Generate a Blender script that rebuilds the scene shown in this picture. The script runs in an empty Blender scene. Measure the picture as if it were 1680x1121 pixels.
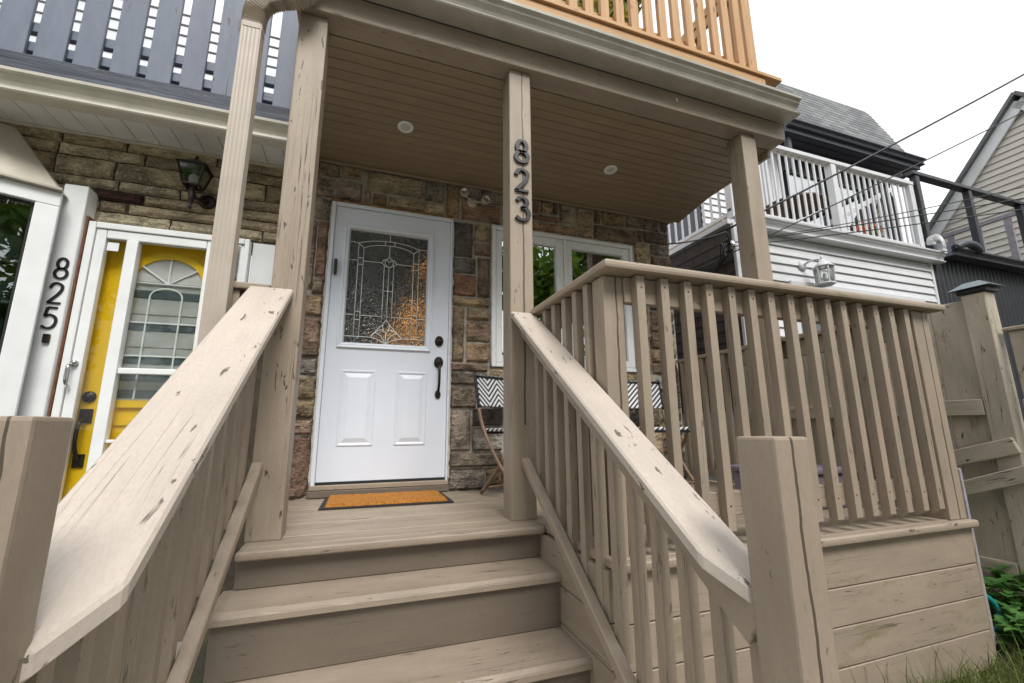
import bpy, bmesh, math, random
from mathutils import Vector, Matrix, noise as mnoise
random.seed(7)
sc = bpy.context.scene
C = sc.collection
V = Vector
# ------------------------------------------------------------------ camera, sky, sun, exposure
cd = bpy.data.cameras.new('camera'); cam = bpy.data.objects.new('camera', cd); C.objects.link(cam)
cd.sensor_width = 36.0; cd.lens = 15.152; cd.clip_start = 0.05; cd.clip_end = 2000
def cam_matrix(loc, yaw, pitch, roll):
    fwd = V((-math.sin(yaw)*math.cos(pitch), math.cos(yaw)*math.cos(pitch), math.sin(pitch)))
    r = V((math.cos(yaw), math.sin(yaw), 0)); u = r.cross(fwd)
    c, s = math.cos(roll), math.sin(roll)
    X = c*r + s*u; Y = -s*r + c*u; Z = -fwd
    return Matrix(((X.x, Y.x, Z.x, loc[0]), (X.y, Y.y, Z.y, loc[1]), (X.z, Y.z, Z.z, loc[2]), (0, 0, 0, 1)))
cam.matrix_world = cam_matrix((.4042, -2.176, .4687), -.3345, .1948, -.0059)
sc.camera = cam
world = bpy.data.worlds.new('World'); sc.world = world; world.use_nodes = True
wn = world.node_tree; bg = wn.nodes['Background']
sky = wn.nodes.new('ShaderNodeTexSky'); sky.sky_type = 'NISHITA'; sky.sun_disc = False
SUN_EL, SUN_AZ = math.radians(52), math.radians(174)
sky.sun_elevation = SUN_EL; sky.sun_rotation = SUN_AZ; sky.dust_density = 4.0; sky.air_density = 1.5
hs = wn.nodes.new('ShaderNodeHueSaturation'); hs.inputs['Saturation'].default_value = .12
mx = wn.nodes.new('ShaderNodeMix'); mx.data_type = 'RGBA'; mx.inputs[0].default_value = .8
mx.inputs[7].default_value = (8.6, 8.75, 9.0, 1)       # the even cloud layer over the clear sky
wn.links.new(sky.outputs[0], hs.inputs['Color']); wn.links.new(hs.outputs[0], mx.inputs[6])
wn.links.new(mx.outputs[2], bg.inputs[0]); bg.inputs[1].default_value = .08
sd = bpy.data.lights.new('sun', 'SUN'); sd.energy = 1.5; sd.angle = math.radians(24); sd.color = (1, .97, .92)
sun = bpy.data.objects.new('sun', sd); C.objects.link(sun)
sdir = V((math.sin(SUN_AZ)*math.cos(SUN_EL), math.cos(SUN_AZ)*math.cos(SUN_EL), math.sin(SUN_EL)))
sun.rotation_euler = sdir.to_track_quat('Z', 'Y').to_euler()
vs = sc.view_settings; vs.view_transform = 'Standard'; vs.look = 'None'; vs.exposure = 1.13; vs.gamma = 1.0
sc.cycles.max_bounces = 8; sc.cycles.diffuse_bounces = 4; sc.cycles.transparent_max_bounces = 12
# ------------------------------------------------------------------ node helpers
class NT:
    def __init__(s, name):
        s.m = bpy.data.materials.new(name); s.m.use_nodes = True; s.t = s.m.node_tree
        s.b = s.t.nodes['Principled BSDF']; s.out = s.t.nodes['Material Output']
    def n(s, ty, ins=None, **kw):
        nd = s.t.nodes.new('ShaderNode'+ty)
        for k, v in kw.items(): setattr(nd, k, v)
        for k, v in (ins or {}).items(): s.put(nd.inputs[k], v)
        return nd
    def put(s, sock, v):
        if isinstance(v, bpy.types.NodeSocket): s.t.links.new(v, sock)
        elif isinstance(v, bpy.types.Node): s.t.links.new(v.outputs[0], sock)
        else:
            if sock.type == 'RGBA' and len(v) == 3: v = (*v, 1)
            sock.default_value = v
    def math(s, op, a, b=0., c=None):
        nd = s.n('Math', operation=op); s.put(nd.inputs[0], a); s.put(nd.inputs[1], b)
        if c is not None: s.put(nd.inputs[2], c)
        return nd.outputs[0]
    def mix(s, f, a, b, blend='MIX'):
        nd = s.n('Mix', data_type='RGBA', blend_type=blend); s.put(nd.inputs[0], f); s.put(nd.inputs[6], a); s.put(nd.inputs[7], b)
        return nd.outputs[2]
    def ramp(s, v, lo, hi):
        nd = s.n('MapRange', clamp=True); s.put(nd.inputs[0], v); nd.inputs[1].default_value = lo; nd.inputs[2].default_value = hi
        return nd.outputs[0]
    def pos(s):
        tc = s.n('TexCoord'); oi = s.n('ObjectInfo')
        off = s.math('MULTIPLY', oi.outputs['Random'], 61.7)
        ad = s.n('VectorMath', operation='ADD'); s.put(ad.inputs[0], tc.outputs['Object']); s.put(ad.inputs[1], off)
        s.raw = tc.outputs['Object']; s.rnd = oi.outputs['Random']
        return ad.outputs[0]
    def noise(s, p, scale=(1, 1, 1), sc=1., det=3., rough=.55, dist=0.):
        mp = s.n('Mapping'); s.put(mp.inputs[0], p); mp.inputs[3].default_value = scale
        nd = s.n('TexNoise'); s.put(nd.inputs['Vector'], mp.outputs[0]); nd.inputs['Scale'].default_value = sc
        nd.inputs['Detail'].default_value = det; nd.inputs['Roughness'].default_value = rough; nd.inputs['Distortion'].default_value = dist
        return nd.outputs[0]
    def bump(s, h, st=.5, d=.01):
        nd = s.n('Bump'); nd.inputs['Strength'].default_value = st; nd.inputs['Distance'].default_value = d; s.put(nd.inputs['Height'], h)
        s.put(s.b.inputs['Normal'], nd.outputs[0]); return nd
    def fin(s, col=None, rough=None, **kw):
        if col is not None: s.put(s.b.inputs['Base Color'], col)
        if rough is not None: s.put(s.b.inputs['Roughness'], rough)
        for k, v in kw.items(): s.put(s.b.inputs[k], v)
        return s.m
def mulc(c, k): return tuple(min(1, x*k) for x in c)
def plain(name, col, rough=.5, var=.12, sc=8., bump=.15, metallic=0., bd=.002, **kw):
    t = NT(name); p = t.pos(); n = t.noise(p, sc=sc, det=4); n2 = t.noise(p, sc=sc*9, det=3)
    c = t.mix(t.ramp(n, .3, .7), mulc(col, 1-var), mulc(col, 1+var))
    t.bump(t.math('ADD', n2, n), bump, bd)
    return t.fin(c, t.math('MULTIPLY_ADD', n2, .25, rough-.12), Metallic=metallic, **kw)
def painted(name, col, crack=.5, dark=(.045, .034, .022), grime=.12, gcol=None, rough=.5, line=None, chips=.3, bd=.0016, ds=(11, 46, 46)):
    """paint over wood: local X is the grain; fine hairline checks, knots and nail dents, and for some posts one long split"""
    t = NT(name); p = t.pos()
    g = t.noise(p, (2.2, 70, 70), det=4, rough=.6)
    c1 = t.noise(p, (.8, 42, 42), det=2, rough=.4, dist=.1)
    zone = t.noise(p, (1.4, 3, 3), det=2)
    cd_ = t.math('ABSOLUTE', t.math('SUBTRACT', c1, .5))
    cm = t.math('MULTIPLY', t.math('SUBTRACT', 1., t.ramp(cd_, .003, .008)), t.ramp(zone, .56-.06*crack, .62-.06*crack))
    fl = t.noise(p, ds, det=4, rough=.62, dist=.5)
    dz = t.noise(p, (4, 9, 9), det=2)
    dm = t.math('MULTIPLY', t.ramp(fl, .622 if chips > .95 else .64, .65 if chips > .95 else .67), t.ramp(dz, .46, .52))
    dm = t.math('MULTIPLY', dm, chips*2)
    dm = t.math('MINIMUM', dm, 1.)
    b = t.noise(p, (1.5, 5, 5), sc=1.6, det=5)
    c = t.mix(t.ramp(b, .3, .72), mulc(col, 1.07), mulc(col, 1-grime*1.6))
    gr = t.noise(p, (60, 160, 160), det=3, rough=.7)
    c = t.mix(t.math('MULTIPLY', t.ramp(gr, .42, .66), .2), c, mulc(col, .5))
    if gcol: c = t.mix(t.math('MULTIPLY', t.ramp(t.noise(p, (1.2, 4, 4), sc=2.3, det=6, rough=.7), .56, .7), .7), c, gcol)
    c = t.mix(t.math('MULTIPLY', t.ramp(g, .48, .72), .09), c, mulc(col, .55))
    m = t.math('MAXIMUM', t.math('MULTIPLY', cm, min(1, crack*1.3)), dm)
    h = t.math('MULTIPLY_ADD', g, .35, t.math('MULTIPLY', b, .5))
    if line is not None:
        sx = t.n('SeparateXYZ'); t.put(sx.inputs[0], t.raw)
        wob = t.math('MULTIPLY', t.math('SUBTRACT', t.noise(p, (5, .01, .01), det=4), .5), .022)
        dy = t.math('ABSOLUTE', t.math('SUBTRACT', t.math('SUBTRACT', sx.outputs[1], line[0]), wob))
        wid = t.math('MULTIPLY', t.ramp(t.noise(p, (2.0, .01, .01), det=3), .15, .55), line[1])
        lm = t.math('LESS_THAN', dy, wid)
        lm = t.math('MULTIPLY', lm, t.math('GREATER_THAN', sx.outputs[0], line[2]))
        lm = t.math('MULTIPLY', lm, t.math('LESS_THAN', sx.outputs[0], line[3]))
        m = t.math('MAXIMUM', m, lm)
    c = t.mix(t.math('MULTIPLY', m, .85), c, dark)
    h = t.math('SUBTRACT', h, t.math('MULTIPLY', m, 1.6))
    t.bump(h, .55, bd)
    return t.fin(c, t.math('MULTIPLY_ADD', b, .25, rough-.1))
TAUPE = (.350, .283, .216)
M = {}
M['taupe'] = painted('taupe_paint', TAUPE)
M['taupe_shaded'] = painted('taupe_paint_riser_shaded', mulc(TAUPE, .47), crack=.3, grime=.1)  # same taupe cut down, riser shade put into the colour
M['taupe_cap_skylit'] = painted('taupe_paint_cap_skylit', (.50, .435, .375), crack=.5, chips=1., grime=.09, dark=(.07, .05, .035), ds=(9, 30, 30))  # taupe lightened so the caps carry skylight in their colour; chips are wear
M['taupe_nicked'] = painted('taupe_paint_nicked', TAUPE, crack=1.0, chips=1., dark=(.03, .02, .015), ds=(9, 44, 44))
M['taupe_mossy'] = painted('taupe_paint_mossy', mulc(TAUPE, 1.02), gcol=(.17, .15, .06))
M['taupe_split_a'] = painted('taupe_paint_split_post', TAUPE, line=(-.012, .0052, -.85, 1.4))
M['taupe_split_b'] = painted('taupe_paint_split_newel', TAUPE, line=(.004, .0042, -.9, .6))
M['taupe_split_c'] = painted('taupe_paint_split_newel_left', mulc(TAUPE, .95), line=(-.02, .0028, -.5, .6), chips=.8)
M['ceiling'] = painted('ceiling_paint', (.30, .225, .15), crack=.15, grime=.1, chips=.1)
M['deck'] = painted('deck_paint', mulc(TAUPE, 1.0), crack=.7, grime=.16, chips=.5, gcol=(.23, .18, .13))
M['white_door'] = plain('white_door_paint', (.70, .74, .82), .35, .03, 3, .06)
M['white_frame'] = plain('white_vinyl', (.80, .82, .83), .35, .05, 6, .08)
M['white_siding'] = plain('white_vinyl_siding', (.60, .61, .63), .45, .05, 5, .1)
M['cream_gutter'] = plain('cream_aluminium', (.60, .58, .51), .32, .1, 7, .1)
M['grey_gutter'] = plain('khaki_aluminium', (.43, .41, .36), .3, .12, 7, .1)
M['downspout'] = plain('taupe_aluminium', (.44, .38, .32), .42, .08, 6, .1)
M['black'] = plain('black_metal', (.012, .012, .014), .4, .2, 20, .2)
M['bronze'] = plain('dark_bronze', (.03, .022, .017), .35, .3, 30, .25, metallic=.6)
M['rubber'] = plain('black_rubber', (.015, .015, .016), .75, .2, 40, .4)
M['fence_wood'] = painted('weathered_fence_paint', (.54, .475, .375), crack=.8, chips=.7, grime=.2, gcol=(.13, .12, .05))
M['dark_steel'] = plain('dark_steel_paint', (.022, .024, .03), .45, .2, 6, .15)
M['darkgrey'] = plain('charcoal_trim', (.05, .055, .072), .5, .2, 5, .2)
M['beige_siding'] = plain('beige_siding', (.68, .64, .58), .55, .06, 4, .1)
M['wire'] = plain('black_cable', (.015, .015, .017), .6, .2, 9, .1)
M['concrete'] = plain('pale_concrete', (.42, .40, .36), .9, .2, 6, .5)
M['teal_hose'] = plain('teal_hose', (.01, .21, .19), .4, .15, 9, .1)
M['mauve'] = plain('mauve_plastic', (.23, .19, .24), .5, .1, 6, .1)
M['lilac'] = plain('grey_lilac_board', (.32, .30, .33), .85, .2, 14, .5)
M['caulk'] = plain('caulk', (.50, .48, .43), .7, .15, 20, .6, bd=.006)
M['foam'] = plain('foam_filler', (.30, .17, .06), .85, .4, 30, .8, bd=.01)
M['steel'] = plain('chrome', (.6, .6, .62), .2, .1, 6, .05, metallic=1.)
M['lead'] = plain('lead_came', (.78, .80, .80), .35, .1, 20, .1, metallic=.15)
M['rust'] = plain('rusty_edge', (.16, .06, .025), .8, .4, 25, .5)
M['beige_panel'] = plain('weathered_beige_panel', (.46, .42, .35), .6, .25, 2.2, .2)
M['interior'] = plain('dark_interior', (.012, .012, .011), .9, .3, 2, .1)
M['bamboo'] = plain('brown_cane', (.20, .125, .075), .5, .25, 40, .2)
M['brownseat'] = plain('brown_wicker', (.07, .045, .03), .7, .3, 60, .6)
M['curtain'] = plain('pale_curtain', (.55, .55, .56), .8, .1, 3, .1)
M['screen'] = plain('grey_pane', (.10, .13, .15), .25, .2, 2, .05)
def yellow():
    t = NT('yellow_door_paint'); p = t.pos(); n = t.noise(p, sc=3, det=4); n2 = t.noise(p, (40, 40, 3), det=3)
    c = t.mix(t.ramp(n, .3, .7), (.80, .50, .004), (.90, .58, .006)); t.bump(n2, .1, .001)
    return t.fin(c, .38)
M['yellow'] = yellow()
def glass(name, tint, base=.06, mult=2.0, rough=0.0, bump=None):
    t = NT(name); t.t.nodes.remove(t.b)
    tr = t.n('BsdfTransparent', {'Color': tint}); gl = t.n('BsdfGlossy', {'Color': (1, 1, 1), 'Roughness': rough})
    fr = t.n('Fresnel', {'IOR': 1.5}); f = t.math('MINIMUM', t.math('MULTIPLY_ADD', fr.outputs[0], mult, base), .9)
    if bump:
        p = t.pos(); bn = t.n('Bump', {'Height': t.noise(p, sc=bump[0], det=2), 'Strength': bump[1], 'Distance': .01})
        t.put(gl.inputs['Normal'], bn.outputs[0])
    ms = t.n('MixShader'); t.put(ms.inputs[0], f); t.put(ms.inputs[1], tr.outputs[0]); t.put(ms.inputs[2], gl.outputs[0])
    t.put(t.out.inputs[0], ms.outputs[0]); return t.m
M['pane'] = glass('window_glass', (.75, .8, .78), .28)
M['bay_pane'] = glass('bay_window_glass', (.75, .8, .78), .10, 1.4)
M['storm_pane'] = glass('storm_door_glass', (.97, .98, .97), 0., .3, 0, (9, .05))
M['clear'] = glass('lantern_glass', (.9, .92, .9), .06, 1.5, .05)
def ripple_glass():
    t = NT('rippled_glass'); t.t.nodes.remove(t.b); p = t.pos()
    h = t.noise(p, sc=62, det=1, rough=.4)
    bn = t.n('Bump', {'Height': h, 'Strength': 1., 'Distance': .02})
    rf = t.n('BsdfRefraction', {'Color': (.75, .8, .72), 'Roughness': .02, 'IOR': 1.3, 'Normal': bn.outputs[0]})
    gl = t.n('BsdfGlossy', {'Roughness': .2, 'Normal': bn.outputs[0]})
    ms = t.n('MixShader', {0: .11, 1: rf.outputs[0], 2: gl.outputs[0]}); t.put(t.out.inputs[0], ms.outputs[0]); return t.m
M['ripple'] = ripple_glass()
def emit(name, col, st):
    t = NT(name); t.put(t.b.inputs['Base Color'], (.8, .6, .3)); t.put(t.b.inputs['Emission Color'], col); t.b.inputs['Emission Strength'].default_value = st; return t.m
M['lamp_glow'] = emit('warm_lamp_glow', (1, .36, .05), 2.2)
def stone(name, cols, dark, sc=1.0):
    t = NT(name); p = t.pos()
    n1 = t.noise(p, sc=6*sc, det=6, rough=.65); n2 = t.noise(p, (9, 9, 24), sc=2*sc, det=5, rough=.6, dist=.6); n3 = t.noise(p, sc=60, det=4, rough=.7)
    cr = t.n('ValToRGB'); e = cr.color_ramp.elements
    for i, c in enumerate(cols):
        q = i/(len(cols)-1)
        el = e[i] if i < 2 else e.new(q)
        el.position = q; el.color = (*c, 1)
    e[0].position = 0; 
    t.put(cr.inputs[0], t.rnd)
    c = t.mix(t.ramp(n1, .38, .66), mulc2(t, cr.outputs[0], .45), mulc2(t, cr.outputs[0], 1.35))
    c = t.mix(t.math('MULTIPLY', t.ramp(n2, .52, .66), .7), c, dark)
    c = t.mix(t.math('MULTIPLY', t.ramp(n3, .5, .68), .4), c, mulc2(t, cr.outputs[0], 2.1))
    t.bump(t.math('ADD', t.math('MULTIPLY', n1, 2.0), t.math('ADD', n2, t.math('MULTIPLY', n3, .5))), 1., .03)
    return t.fin(c, .85)
def mulc2(t, sock, k):
    nd = t.n('Mix', data_type='RGBA', blend_type='MULTIPLY'); nd.inputs[0].default_value = 1; t.put(nd.inputs[6], sock); t.put(nd.inputs[7], (k, k, k)); return nd.outputs[2]
M['stone'] = stone('brown_fieldstone', [(.20, .15, .105), (.46, .34, .20), (.11, .10, .097), (.33, .20, .115), (.31, .285, .245), (.56, .44, .28), (.30, .155, .10), (.42, .38, .31), (.13, .115, .108), (.49, .33, .18)], (.03, .026, .025))
M['lime'] = stone('tan_limestone', [(.47, .39, .255), (.58, .49, .34), (.41, .33, .215), (.53, .45, .31), (.62, .54, .39), (.48, .37, .235)], (.16, .12, .075), .7)
M['redstone'] = stone('dark_red_stone', [(.07, .025, .022), (.08, .03, .025)], (.03, .015, .015))
M['mortar'] = plain('grey_mortar', (.40, .365, .31), .95, .3, 18, .7, bd=.006)
M['mortar_dark'] = plain('dark_mortar', (.075, .06, .042), .95, .3, 18, .6, bd=.006)
def newwood():
    t = NT('fresh_cedar_wood'); p = t.pos()
    g = t.noise(p, (1.6, 34, 34), det=6, rough=.7, dist=.5); b = t.noise(p, (.8, 3, 3), sc=2, det=3)
    k = t.n('TexVoronoi'); mp = t.n('Mapping', {0: p}); mp.inputs[3].default_value = (3.5, 11, 11); t.put(k.inputs['Vector'], mp.outputs[0]); k.inputs['Scale'].default_value = 1
    km = t.math('SUBTRACT', 1., t.ramp(k.outputs[0], .05, .13))
    c = t.mix(t.ramp(g, .3, .7), (.40, .20, .075), (.62, .395, .20)); c = t.mix(t.math('MULTIPLY', t.ramp(b, .4, .75), .7), c, (.46, .25, .105))
    c = t.mix(t.math('MULTIPLY', km, .8), c, (.13, .05, .02)); t.bump(g, .35, .002)
    return t.fin(c, .65)
M['cedar'] = newwood()
def bluepaint():
    t = NT('peeling_slate_blue_paint'); p = t.pos()
    g = t.noise(p, (1.6, 55, 55), det=4); b = t.noise(p, (2, 8, 8), sc=1.5, det=5, rough=.65)
    pe = t.math('MULTIPLY', t.ramp(t.noise(p, (3, 14, 14), det=5, rough=.7), .66, .69), 1.)
    ck = t.ramp(t.noise(p, (1.2, 34, 34), det=2), .70, .73)
    c = t.mix(t.ramp(b, .3, .7), (.125, .145, .195), (.175, .20, .26)); c = t.mix(pe, c, (.12, .07, .045)); c = t.mix(t.math('MULTIPLY', ck, .8), c, (.035, .038, .05))
    t.bump(t.math('SUBTRACT', t.math('MULTIPLY', g, .4), t.math('ADD', pe, ck)), .6, .002)
    return t.fin(c, .55)
M['blue'] = bluepaint()
def bluecurb():
    t = NT('cracked_dark_blue_curb_paint'); p = t.pos()
    g = t.noise(p, (1.5, 22, 22), det=6, rough=.7, dist=.4); pe = t.ramp(t.noise(p, (2.2, 11, 11), sc=1.4, det=6, rough=.75), .60, .64)
    c = t.mix(t.ramp(g, .35, .65), (.018, .024, .038), (.085, .098, .13)); c = t.mix(t.math('MULTIPLY', pe, .7), c, (.28, .25, .21))
    t.bump(t.math('SUBTRACT', t.math('MULTIPLY', g, 1.6), pe), .9, .006)
    return t.fin(c, .6)
M['bluecurb'] = bluecurb()
def coir():
    t = NT('orange_coir'); p = t.pos(); n = t.noise(p, sc=90, det=5, rough=.8); b = t.noise(p, sc=30, det=4)
    c = t.mix(t.ramp(n, .35, .65), (.26, .085, .012), (.62, .27, .04)); c = t.mix(t.math('MULTIPLY', t.ramp(b, .58, .7), .5), c, (.14, .05, .01))
    t.bump(t.math('ADD', n, b), 1., .012); return t.fin(c, .95)
M['coir'] = coir()
def chevron():
    t = NT('black_white_chevron_weave'); tc = t.n('TexCoord'); s = t.n('SeparateXYZ', {0: tc.outputs['Object']})
    zig = t.math('PINGPONG', s.outputs[0], .105)
    v = t.math('ADD', t.math('MULTIPLY', zig, 1.0), t.math('ADD', s.outputs[1], s.outputs[2]))
    st = t.math('GREATER_THAN', t.math('FRACT', t.math('MULTIPLY', v, 24.)), .47)
    w = t.noise(tc.outputs['Object'], sc=220, det=2)
    c = t.mix(st, (.018, .019, .026), (.66, .67, .68)); t.bump(t.math('ADD', w, t.math('MULTIPLY', st, .4)), .5, .003)
    return t.fin(c, .6)
M['chevron'] = chevron()
def shingle(name, a, b):
    t = NT(name); p = t.pos(); n = t.noise(p, sc=260, det=2); m = t.noise(p, sc=5, det=3)
    c = t.mix(t.rnd, a, b); c = t.mix(t.math('MULTIPLY', t.ramp(n, .4, .7), .5), c, mulc(b, 1.9)); c = t.mix(t.math('MULTIPLY', t.ramp(m, .5, .8), .4), c, mulc(a, .6))
    t.bump(n, .6, .003); return t.fin(c, .9)
M['shingle_grey'] = shingle('grey_asphalt_shingle', (.07, .075, .08), (.17, .175, .18))
M['shingle_brown'] = shingle('dark_brown_asphalt_shingle', (.035, .028, .026), (.062, .050, .044))
def leafmat(name, a, b):
    t = NT(name); g = t.n('NewGeometry'); c = t.mix(g.outputs['Random Per Island'], a, b)
    t.fin(c, .5); t.put(t.b.inputs['Subsurface Weight'], 0.0)
    tl = t.n('BsdfTranslucent', {'Color': c}); ms = t.n('MixShader', {0: .35, 1: t.b.outputs[0], 2: tl.outputs[0]}); t.put(t.out.inputs[0], ms.outputs[0])
    return t.m
M['leaf'] = leafmat('green_leaf', (.05, .13, .012), (.17, .26, .025))
M['leaf_yellow'] = leafmat('yellow_green_leaf', (.12, .17, .02), (.34, .27, .03))
M['grass'] = leafmat('grass_blade', (.08, .125, .025), (.22, .24, .07))
M['weed'] = leafmat('weed_leaf', (.05, .16, .03), (.13, .28, .06))
M['flower'] = leafmat('orange_flower', (.6, .13, .01), (.75, .06, .01))
M['bark'] = plain('bark', (.10, .075, .055), .9, .3, 9, .9, bd=.02)
def soil():
    t = NT('soil_and_thatch'); p = t.pos(); n = t.noise(p, sc=5, det=6, rough=.7); n2 = t.noise(p, sc=45, det=5, rough=.75)
    c = t.mix(t.ramp(n, .4, .6), (.05, .038, .025), (.075, .085, .03)); c = t.mix(t.math('MULTIPLY', t.ramp(n2, .5, .7), .5), c, (.16, .13, .085)); t.bump(t.math('ADD', n2, n), .9, .03)
    return t.fin(c, .95)
M['soil'] = soil()
# ------------------------------------------------------------------ object helpers
WM = {}
def link(o, parent, mw):
    C.objects.link(o); WM[o] = mw
    if parent is not None:
        o.parent = parent; o.matrix_parent_inverse = WM[parent].inverted()
    o.matrix_basis = mw
    return o
def thing(name, label, cat, loc=(0, 0, 0), group=None):
    o = bpy.data.objects.new(name, None); o.empty_display_size = .1
    link(o, None, Matrix.Translation(loc)); o['label'] = label; o['category'] = cat
    if group: o['group'] = group
    return o
def tag(o, label, cat, group=None):
    o['label'] = label; o['category'] = cat
    if group: o['group'] = group
    return o
def mesh(name, verts, faces, mat, parent=None, mw=None, smooth=False):
    me = bpy.data.meshes.new(name); me.from_pydata([tuple(v) for v in verts], [], faces); me.update()
    if mat is not None: me.materials.append(M[mat])
    if smooth: me.polygons.foreach_set('use_smooth', [True]*len(me.polygons))
    return link(bpy.data.objects.new(name, me), parent, mw or Matrix.Identity(4))
_bc = {}
def boxmesh(L, W, H, mat, bev, segs=1, name='board'):
    key = (round(L, 4), round(W, 4), round(H, 4), mat, round(bev, 4), segs)
    if key in _bc: return _bc[key]
    bm = bmesh.new(); bmesh.ops.create_cube(bm, size=1); bmesh.ops.scale(bm, vec=(L, W, H), verts=bm.verts)
    if bev > 0: bmesh.ops.bevel(bm, geom=bm.edges[:], offset=min(bev, .4*min(L, W, H)), segments=segs, affect='EDGES', profile=.6)
    me = bpy.data.meshes.new(name); bm.to_mesh(me); bm.free(); me.materials.append(M[mat]); _bc[key] = me
    return me
def frame_of(p0, p1, up):
    X = (V(p1)-V(p0)); L = X.length; X.normalize(); Z = V(up); Z = (Z - X*Z.dot(X)).normalized(); Y = Z.cross(X)
    c = (V(p0)+V(p1))/2
    return Matrix(((X.x, Y.x, Z.x, c.x), (X.y, Y.y, Z.y, c.y), (X.z, Y.z, Z.z, c.z), (0, 0, 0, 1))), L
def beam(name, p0, p1, w, h, mat, parent=None, up=(0, 0, 1), bev=.004, segs=1):
    """board whose local X runs p0->p1, height h along up, width w across"""
    mw, L = frame_of(p0, p1, up)
    return link(bpy.data.objects.new(name, boxmesh(L, w, h, mat, bev, segs, name)), parent, mw)
def box(name, x0, x1, y0, y1, z0, z1, mat, parent=None, bev=.004, segs=1):
    dx, dy, dz = x1-x0, y1-y0, z1-z0; cx, cy, cz = (x0+x1)/2, (y0+y1)/2, (z0+z1)/2
    if dz >= dx and dz >= dy: return beam(name, (cx, cy, z0), (cx, cy, z1), dx, dy, mat, parent, (0, -1, 0), bev, segs)
    if dx >= dy: return beam(name, (x0, cy, cz), (x1, cy, cz), dy, dz, mat, parent, (0, 0, 1), bev, segs)
    return beam(name, (cx, y0, cz), (cx, y1, cz), dx, dz, mat, parent, (0, 0, 1), bev, segs)
def tube_geo(pts, r, n=8, closed=False, vs=None, fs=None):
    vs = [] if vs is None else vs; fs = [] if fs is None else fs
    pts = [V(p) for p in pts]; m = len(pts); base = len(vs); up = V((.123, .456, .88)).normalized()
    rr = r if isinstance(r, (list, tuple)) else [r]*m
    for i, p in enumerate(pts):
        a = pts[(i-1) % m] if (closed or i > 0) else p; b = pts[(i+1) % m] if (closed or i < m-1) else p
        t = (b-a).normalized(); s = up.cross(t)
        if s.length < .05: s = V((1, 0, 0)).cross(t)
        s.normalize(); u = t.cross(s)
        for k in range(n):
            an = 2*math.pi*k/n; vs.append(p + (s*math.cos(an)+u*math.sin(an))*rr[i])
    for i in range(m if closed else m-1):
        for k in range(n):
            j = (i+1) % m; fs.append((base+i*n+k, base+i*n+(k+1) % n, base+j*n+(k+1) % n, base+j*n+k))
    if not closed: fs.append(tuple(base+k for k in range(n))[::-1]); fs.append(tuple(base+(m-1)*n+k for k in range(n)))
    return vs, fs
def tube(name, pts, r, mat, parent=None, n=8, closed=False):
    vs, fs = tube_geo(pts, r, n, closed); return mesh(name, vs, fs, mat, parent, None, True)
def lathe(name, prof, mat, parent=None, n=24, mw=None):
    """prof: (radius, z) from bottom to top around local Z"""
    vs = [(r*math.cos(2*math.pi*k/n), r*math.sin(2*math.pi*k/n), z) for r, z in prof for k in range(n)]
    fs = [(i*n+k, i*n+(k+1) % n, (i+1)*n+(k+1) % n, (i+1)*n+k) for i in range(len(prof)-1) for k in range(n)]
    fs.append(tuple(range(n))[::-1]); fs.append(tuple((len(prof)-1)*n+k for k in range(n)))
    o = mesh(name, vs, fs, mat, parent, mw, True); return o
def prism(name, poly, axis, a0, a1, mat, parent=None):
    """closed 2D polygon extruded along an axis: axis 'x' poly=(y,z), 'y' poly=(x,z), 'z' poly=(x,y)"""
    def P3(q, a): return {'x': (a, q[0], q[1]), 'y': (q[0], a, q[1]), 'z': (q[0], q[1], a)}[axis]
    n = len(poly); vs = [P3(q, a0) for q in poly]+[P3(q, a1) for q in poly]
    fs = [tuple(range(n)), tuple(range(2*n-1, n-1, -1))]+[(i, n+i, n+(i+1) % n, (i+1) % n) for i in range(n)]
    o = mesh(name, vs, fs, mat, parent)
    bm = bmesh.new(); bm.from_mesh(o.data); bmesh.ops.recalc_face_normals(bm, faces=bm.faces); bm.to_mesh(o.data); bm.free()
    return o
def shell(path, t):
    """2D open path -> closed thin polygon"""
    out = []
    for i, p in enumerate(path):
        a = path[max(i-1, 0)]; b = path[min(i+1, len(path)-1)]
        d = V((b[0]-a[0], b[1]-a[1])); d.normalize(); out.append((p[0]-d.y*t, p[1]+d.x*t))
    return list(path)+out[::-1]
def smooth_pts(pts, k=6, closed=False):
    out = []; n = len(pts); P = [V(p) for p in pts]
    for i in range(n if closed else n-1):
        p1, p2 = P[i], P[(i+1) % n]
        p0 = P[(i-1) % n] if (closed or i > 0) else p1; p3 = P[(i+2) % n] if (closed or i < n-2) else p2
        for j in range(k):
            t = j/k; out.append(.5*((2*p1)+(p2-p0)*t+(2*p0-5*p1+4*p2-p3)*t*t+(3*p1-p0-3*p2+p3)*t**3))
    if not closed: out.append(P[-1])
    return out
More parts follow.
